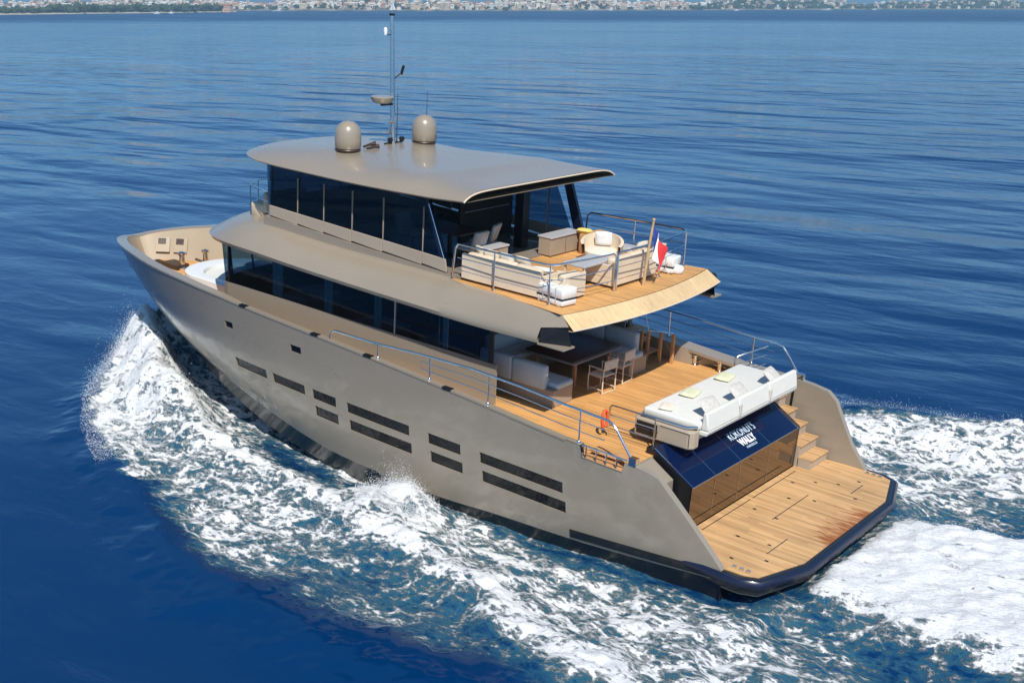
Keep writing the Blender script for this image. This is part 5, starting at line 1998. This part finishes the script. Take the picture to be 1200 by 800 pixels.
kinds = [house(11, 8, 6, M['wall_white'], M['roof_tile']), house(9, 8, 6.5, M['wall_cream'], M['roof_tile']), house(14, 9, 5, M['wall_white'], M['wall_white'], True),
         house(20, 11, 11, M['wall_cream'], M['wall_white'], True, 4), house(9, 7, 5, M['wall_pink'], M['roof_tile']), house(26, 12, 13, M['wall_white'], M['wall_white'], True, 4)]
lbs = ['small white house with a terracotta roof on the far shore', 'small cream house with a terracotta roof on the far shore', 'low white flat-roofed villa on the far shore',
       'cream flat-roofed apartment block on the far shore', 'little pink house with a terracotta roof on the far shore', 'large white flat-roofed apartment block on the far shore']
names = ['house', 'house', 'villa', 'apartment_block', 'house', 'apartment_block']
cats = ['house', 'house', 'villa', 'apartment block', 'house', 'apartment block']
grp = ['white tiled houses on the far shore', 'cream tiled houses on the far shore', 'white villas on the far shore', 'cream blocks on the far shore', 'pink houses on the far shore', 'white blocks on the far shore']
proto = [None] * 6
rnd = random.Random(11)
placed = []
cnt = 0
tries = 0
while cnt < 285 and tries < 9000:
    tries += 1
    az = rnd.uniform(-26, 26)
    dens = 1.0 if -8 < az < 8 else (0.62 if az >= 8 else (0.4 if az > -14 else 0.2))
    if rnd.random() > dens:
        continue
    e = 12 + rnd.random() ** 1.3 * 160
    d0 = curve(SH, az) + 18 * math.sin(az * 2.3) + 12 * math.sin(az * 5.1)
    x, y = polar(az, d0 + e)
    if any((x - p) ** 2 + (y - q) ** 2 < 10 ** 2 for p, q in placed):
        continue
    placed.append((x, y))
    wts = [4, 4, 3, 3, 1, 1.2] if az < 8 else [5, 4, 3, 1, 1, 0.3]
    k = rnd.choices(range(6), wts)[0]
    if proto[k] is None:
        t, ms = kinds[k]
        o = proto[k] = t.build(names[k], ms, None, 0)
    else:
        o = proto[k].copy()
        COL.objects.link(o)
    o.location = (x, y, hill_z(az, e) - 0.3)
    o.rotation_euler = (0, 0, rnd.uniform(0, PI))
    s_ = rnd.uniform(0.45, 0.85)
    o.scale = (s_, s_, s_ * rnd.uniform(0.9, 1.15))
    tag(o, lbs[k], cats[k], grp[k])
    cnt += 1
# the rest of the town, farther up the slope, too small to count
rest = MB()
rm = [M['wall_white'], M['wall_cream'], M['roof_tile'], M['shutter']]
more = 0
while more < 900:
    az = rnd.uniform(-27, 27)
    if rnd.random() > (1.0 if az < 8 else 0.35):
        continue
    e = 60 + rnd.random() * 420
    d0 = curve(SH, az) + 18 * math.sin(az * 2.3) + 12 * math.sin(az * 5.1)
    x, y = polar(az, d0 + e)
    z = hill_z(az, e)
    if any((x - p) ** 2 + (y - q) ** 2 < 9 ** 2 for p, q in placed):
        continue
    more += 1
    w_, d_, h_ = rnd.uniform(5, 13), rnd.uniform(5, 8), rnd.uniform(3.5, 9)
    mt_ = Matrix.Translation((x, y, z)) @ Matrix.Rotation(rnd.uniform(0, PI), 4, 'Z')
    rest.box(-w_ / 2, w_ / 2, -d_ / 2, d_ / 2, -3, h_, 0 if rnd.random() < 0.6 else 1, mt_)
    rest.add([mt_ @ Vector(p) for p in ((-w_ / 2 - .4, -d_ / 2 - .4, h_), (w_ / 2 + .4, -d_ / 2 - .4, h_), (w_ / 2 + .4, d_ / 2 + .4, h_), (-w_ / 2 - .4, d_ / 2 + .4, h_), (-w_ / 4, 0, h_ + 1.6), (w_ / 4, 0, h_ + 1.6))],
             [[0, 1, 5, 4], [1, 2, 5], [2, 3, 4, 5], [3, 0, 4]], 2 if rnd.random() < 0.5 else 0)
    rest.box(-w_ / 2 + 0.8, w_ / 2 - 0.8, -d_ / 2 - 0.05, d_ / 2 + 0.05, h_ * 0.45, h_ * 0.45 + 1.2, 3, mt_)
ro = rest.build('distant_town', rm, None, 0)
tag(ro, 'pale houses scattered up the slope behind the shore houses', 'town', None, 'stuff')
# woodland on the far shore and on the island: leafy clumps
def foliage(name, pts, mat, label):
    """pts: x, y, z ground, size; every tree a cluster of ragged leaf clumps"""
    C_, r_ = [], []
    for x, y, z, s_ in pts:
        for q in range(9):
            C_.append((x + rng.normal(0, 0.34) * s_, y + rng.normal(0, 0.34) * s_, z + s_ * (0.35 + 0.65 * rng.random())))
            r_.append(s_ * rng.uniform(0.16, 0.36))
    o = blobs(name, np.array(C_), np.array(r_), mat)
    tag(o, label, 'woodland', None, 'stuff')
    return o
M['wood_far'] = solid('far_foliage', (0.035, 0.055, 0.022), 0.95, 0, 0, 0.45, 0.12)
pts = []
while len(pts) < 1900:
    az = rnd.uniform(-28, 28)
    if rnd.random() > (0.9 if az > 8 else 0.16):
        continue
    e = 10 + rnd.random() ** 1.3 * 320
    d0 = curve(SH, az) + 18 * math.sin(az * 2.3) + 12 * math.sin(az * 5.1)
    x, y = polar(az, d0 + e)
    if any((x - p) ** 2 + (y - q) ** 2 < 8 ** 2 for p, q in placed):
        continue
    pts.append((x, y, hill_z(az, e) - 1, rnd.uniform(3.5, 7)))
foliage('far_woodland', pts, M['wood_far'], 'dark trees between the houses of the far shore')
# wooded island on the left
isl = MB()
IA = [(-45, 0.0), (-40, 26), (-30, 40), (-22, 46), (-17, 44), (-13.4, 24), (-12.2, 0.0)]
ID = [(-45, 1380), (-24, 1500), (-17, 1720), (-12, 1950)]
rows = []
for k in range(61):
    az = -45 + 32.8 * k / 60
    d, wd = curve(ID, az), curve(IA, az)
    row = []
    for f in (-1, -0.9, -0.5, 0, 0.5, 1):
        x, y = polar(az, d + 45 + wd * f)
        row.append((x, y, -0.5 if abs(f) == 1 else (0.9 if f == -0.9 else 1.6)))
    rows.append(row)
isl.grid(rows)
M['sand'] = solid('pale_beach', (0.42, 0.36, 0.27), 0.95, 0, 0, 0.15, 0.05)
io = isl.build('island_ground', M['sand'], None, 60)
io['kind'] = 'structure'
pts = []
for k in range(1100):
    az = rnd.uniform(-42, -12.9)
    d, wd = curve(ID, az), curve(IA, az)
    x, y = polar(az, d + 45 + wd * rnd.uniform(-0.78, 0.9))
    pts.append((x, y, 0.8, rnd.uniform(5.5, 9.5) * (0.65 if az < -20 else 1.0)))
foliage('island_woodland', pts, M['wood_far'], 'dark pine wood covering the low island at the left')
def iso(name, mb, mats, az, d, rz, label, cat, z=0.0):
    o = mb.build(name, mats, None, 0)
    x, y = polar(az, d)
    o.location = (x, y, z)
    o.rotation_euler = (0, 0, rz)
    return tag(o, label, cat)
t, ms = house(13, 9, 9, M['wall_pink'], M['roof_tile'])
iso('fort_house', t, ms, -12.6, 1935, 0.4, 'ochre house on the tip of the wooded island', 'house', 1.0)
# boats off the shore
def sailboat(az, d, hgt, label):
    x, y = polar(az, d)
    t = bpy.data.objects.new('sailing_boat', None)
    COL.objects.link(t)
    t.location = (x, y, 0)
    t.rotation_euler = (0, 0, HEAD + R(70))
    tag(t, label, 'sailing boat')
    m_ = MB()
    L = hgt * 0.8
    P = []
    for k in range(9):
        f = -1 + 2 * k / 8
        w_ = L * 0.15 * (1 - max(f, 0) ** 2) * (0.75 if f < -0.8 else 1)
        P.append([(f * L / 2, -w_, 1.3), (f * L / 2 * 0.93, -w_ * 0.6, -0.3), (f * L / 2 * 0.93, w_ * 0.6, -0.3), (f * L / 2, w_, 1.3), (f * L / 2, 0, 1.36)])
    m_.grid(P, 0, True)
    m_.build('hull', M['boot'], t, 50)
    MB().tube([(0.4, 0, 1.3), (0.4, 0, hgt)], 0.12, 6).build('mast', M['chrome'], t)
    s_ = MB()
    s_.grid([[(0.2 - (L * 0.42) * (1 - k / 8) * j / 4, 0.25 * math.sin(j / 4 * PI), 2.4 + (hgt - 3) * k / 8) for j in range(5)] for k in range(9)])
    s_.grid([[(0.6 + (L * 0.40) * (1 - k / 8) * j / 4, 0.25 * math.sin(j / 4 * PI), 1.8 + (hgt - 4) * k / 8) for j in range(5)] for k in range(9)])
    s_.build('sail', M['flag_white'], t, 60)
def motorboat(az, d, L, label):
    x, y = polar(az, d)
    t = bpy.data.objects.new('motor_boat', None)
    COL.objects.link(t)
    t.location = (x, y, 0)
    t.rotation_euler = (0, 0, HEAD + R(80))
    tag(t, label, 'motor boat')
    m_ = MB()
    P = []
    for k in range(9):
        f = -1 + 2 * k / 8
        w_ = L * 0.14 * (1 - max(f, 0) ** 2.2)
        P.append([(f * L / 2, -w_, 1.5 + 0.4 * f), (f * L / 2 * 0.92, -w_ * 0.7, -0.3), (f * L / 2 * 0.92, w_ * 0.7, -0.3), (f * L / 2, w_, 1.5 + 0.4 * f)])
    m_.grid(P, 0, True)
    m_.build('hull', M['gel'], t, 50)
    MB().soft(-L * 0.22, L * 0.15, -L * 0.09, L * 0.09, 1.3, 3.0, 0.5).build('cabin', M['gel'], t, 50)
    MB().box(-L * 0.225, L * 0.155, -L * 0.092, L * 0.092, 2.0, 2.5).build('window_band', M['black'], t, 0)
sailboat(-5.35, 2120, 17, 'tiny sailing boat with white sails and dark hull off the far shore')
motorboat(13.9, 2500, 20, 'white motor cruiser lying off the wooded right shore')
motorboat(-15.6, 1640, 9, 'small white boat near the beach of the island')
motorboat(-15.0, 1690, 7, 'smallest white boat right of its neighbour at the island beach')
motorboat(-10.4, 2150, 22, 'white motor yacht just right of the island tip')
motorboat(10.0, 2350, 9, 'small white boat midway along the far shore')
motorboat(15.9, 2750, 10, 'small white boat to the right of the anchored cruiser')

# ------------------------------------------------------------------ sea haze
hz_ = MB().box(-14600, 14600, -14600, 14600, -6, 160).build('haze', [], None, 0)
m = bpy.data.materials.new('haze')
m.use_nodes = True
m.node_tree.nodes.remove(m.node_tree.nodes['Principled BSDF'])
pv = m.node_tree.nodes.new('ShaderNodeVolumePrincipled')
pv.inputs['Color'].default_value = (0.50, 0.80, 1.0, 1)
pv.inputs['Density'].default_value = 0.00026
pv.inputs['Anisotropy'].default_value = 0.2
m.node_tree.links.new(pv.outputs[0], m.node_tree.nodes['Material Output'].inputs['Volume'])
hz_.data.materials.append(m)
hz_['kind'] = 'stuff'
hz_['label'] = 'thin pale sea haze over the whole bay'
hz_['category'] = 'haze'
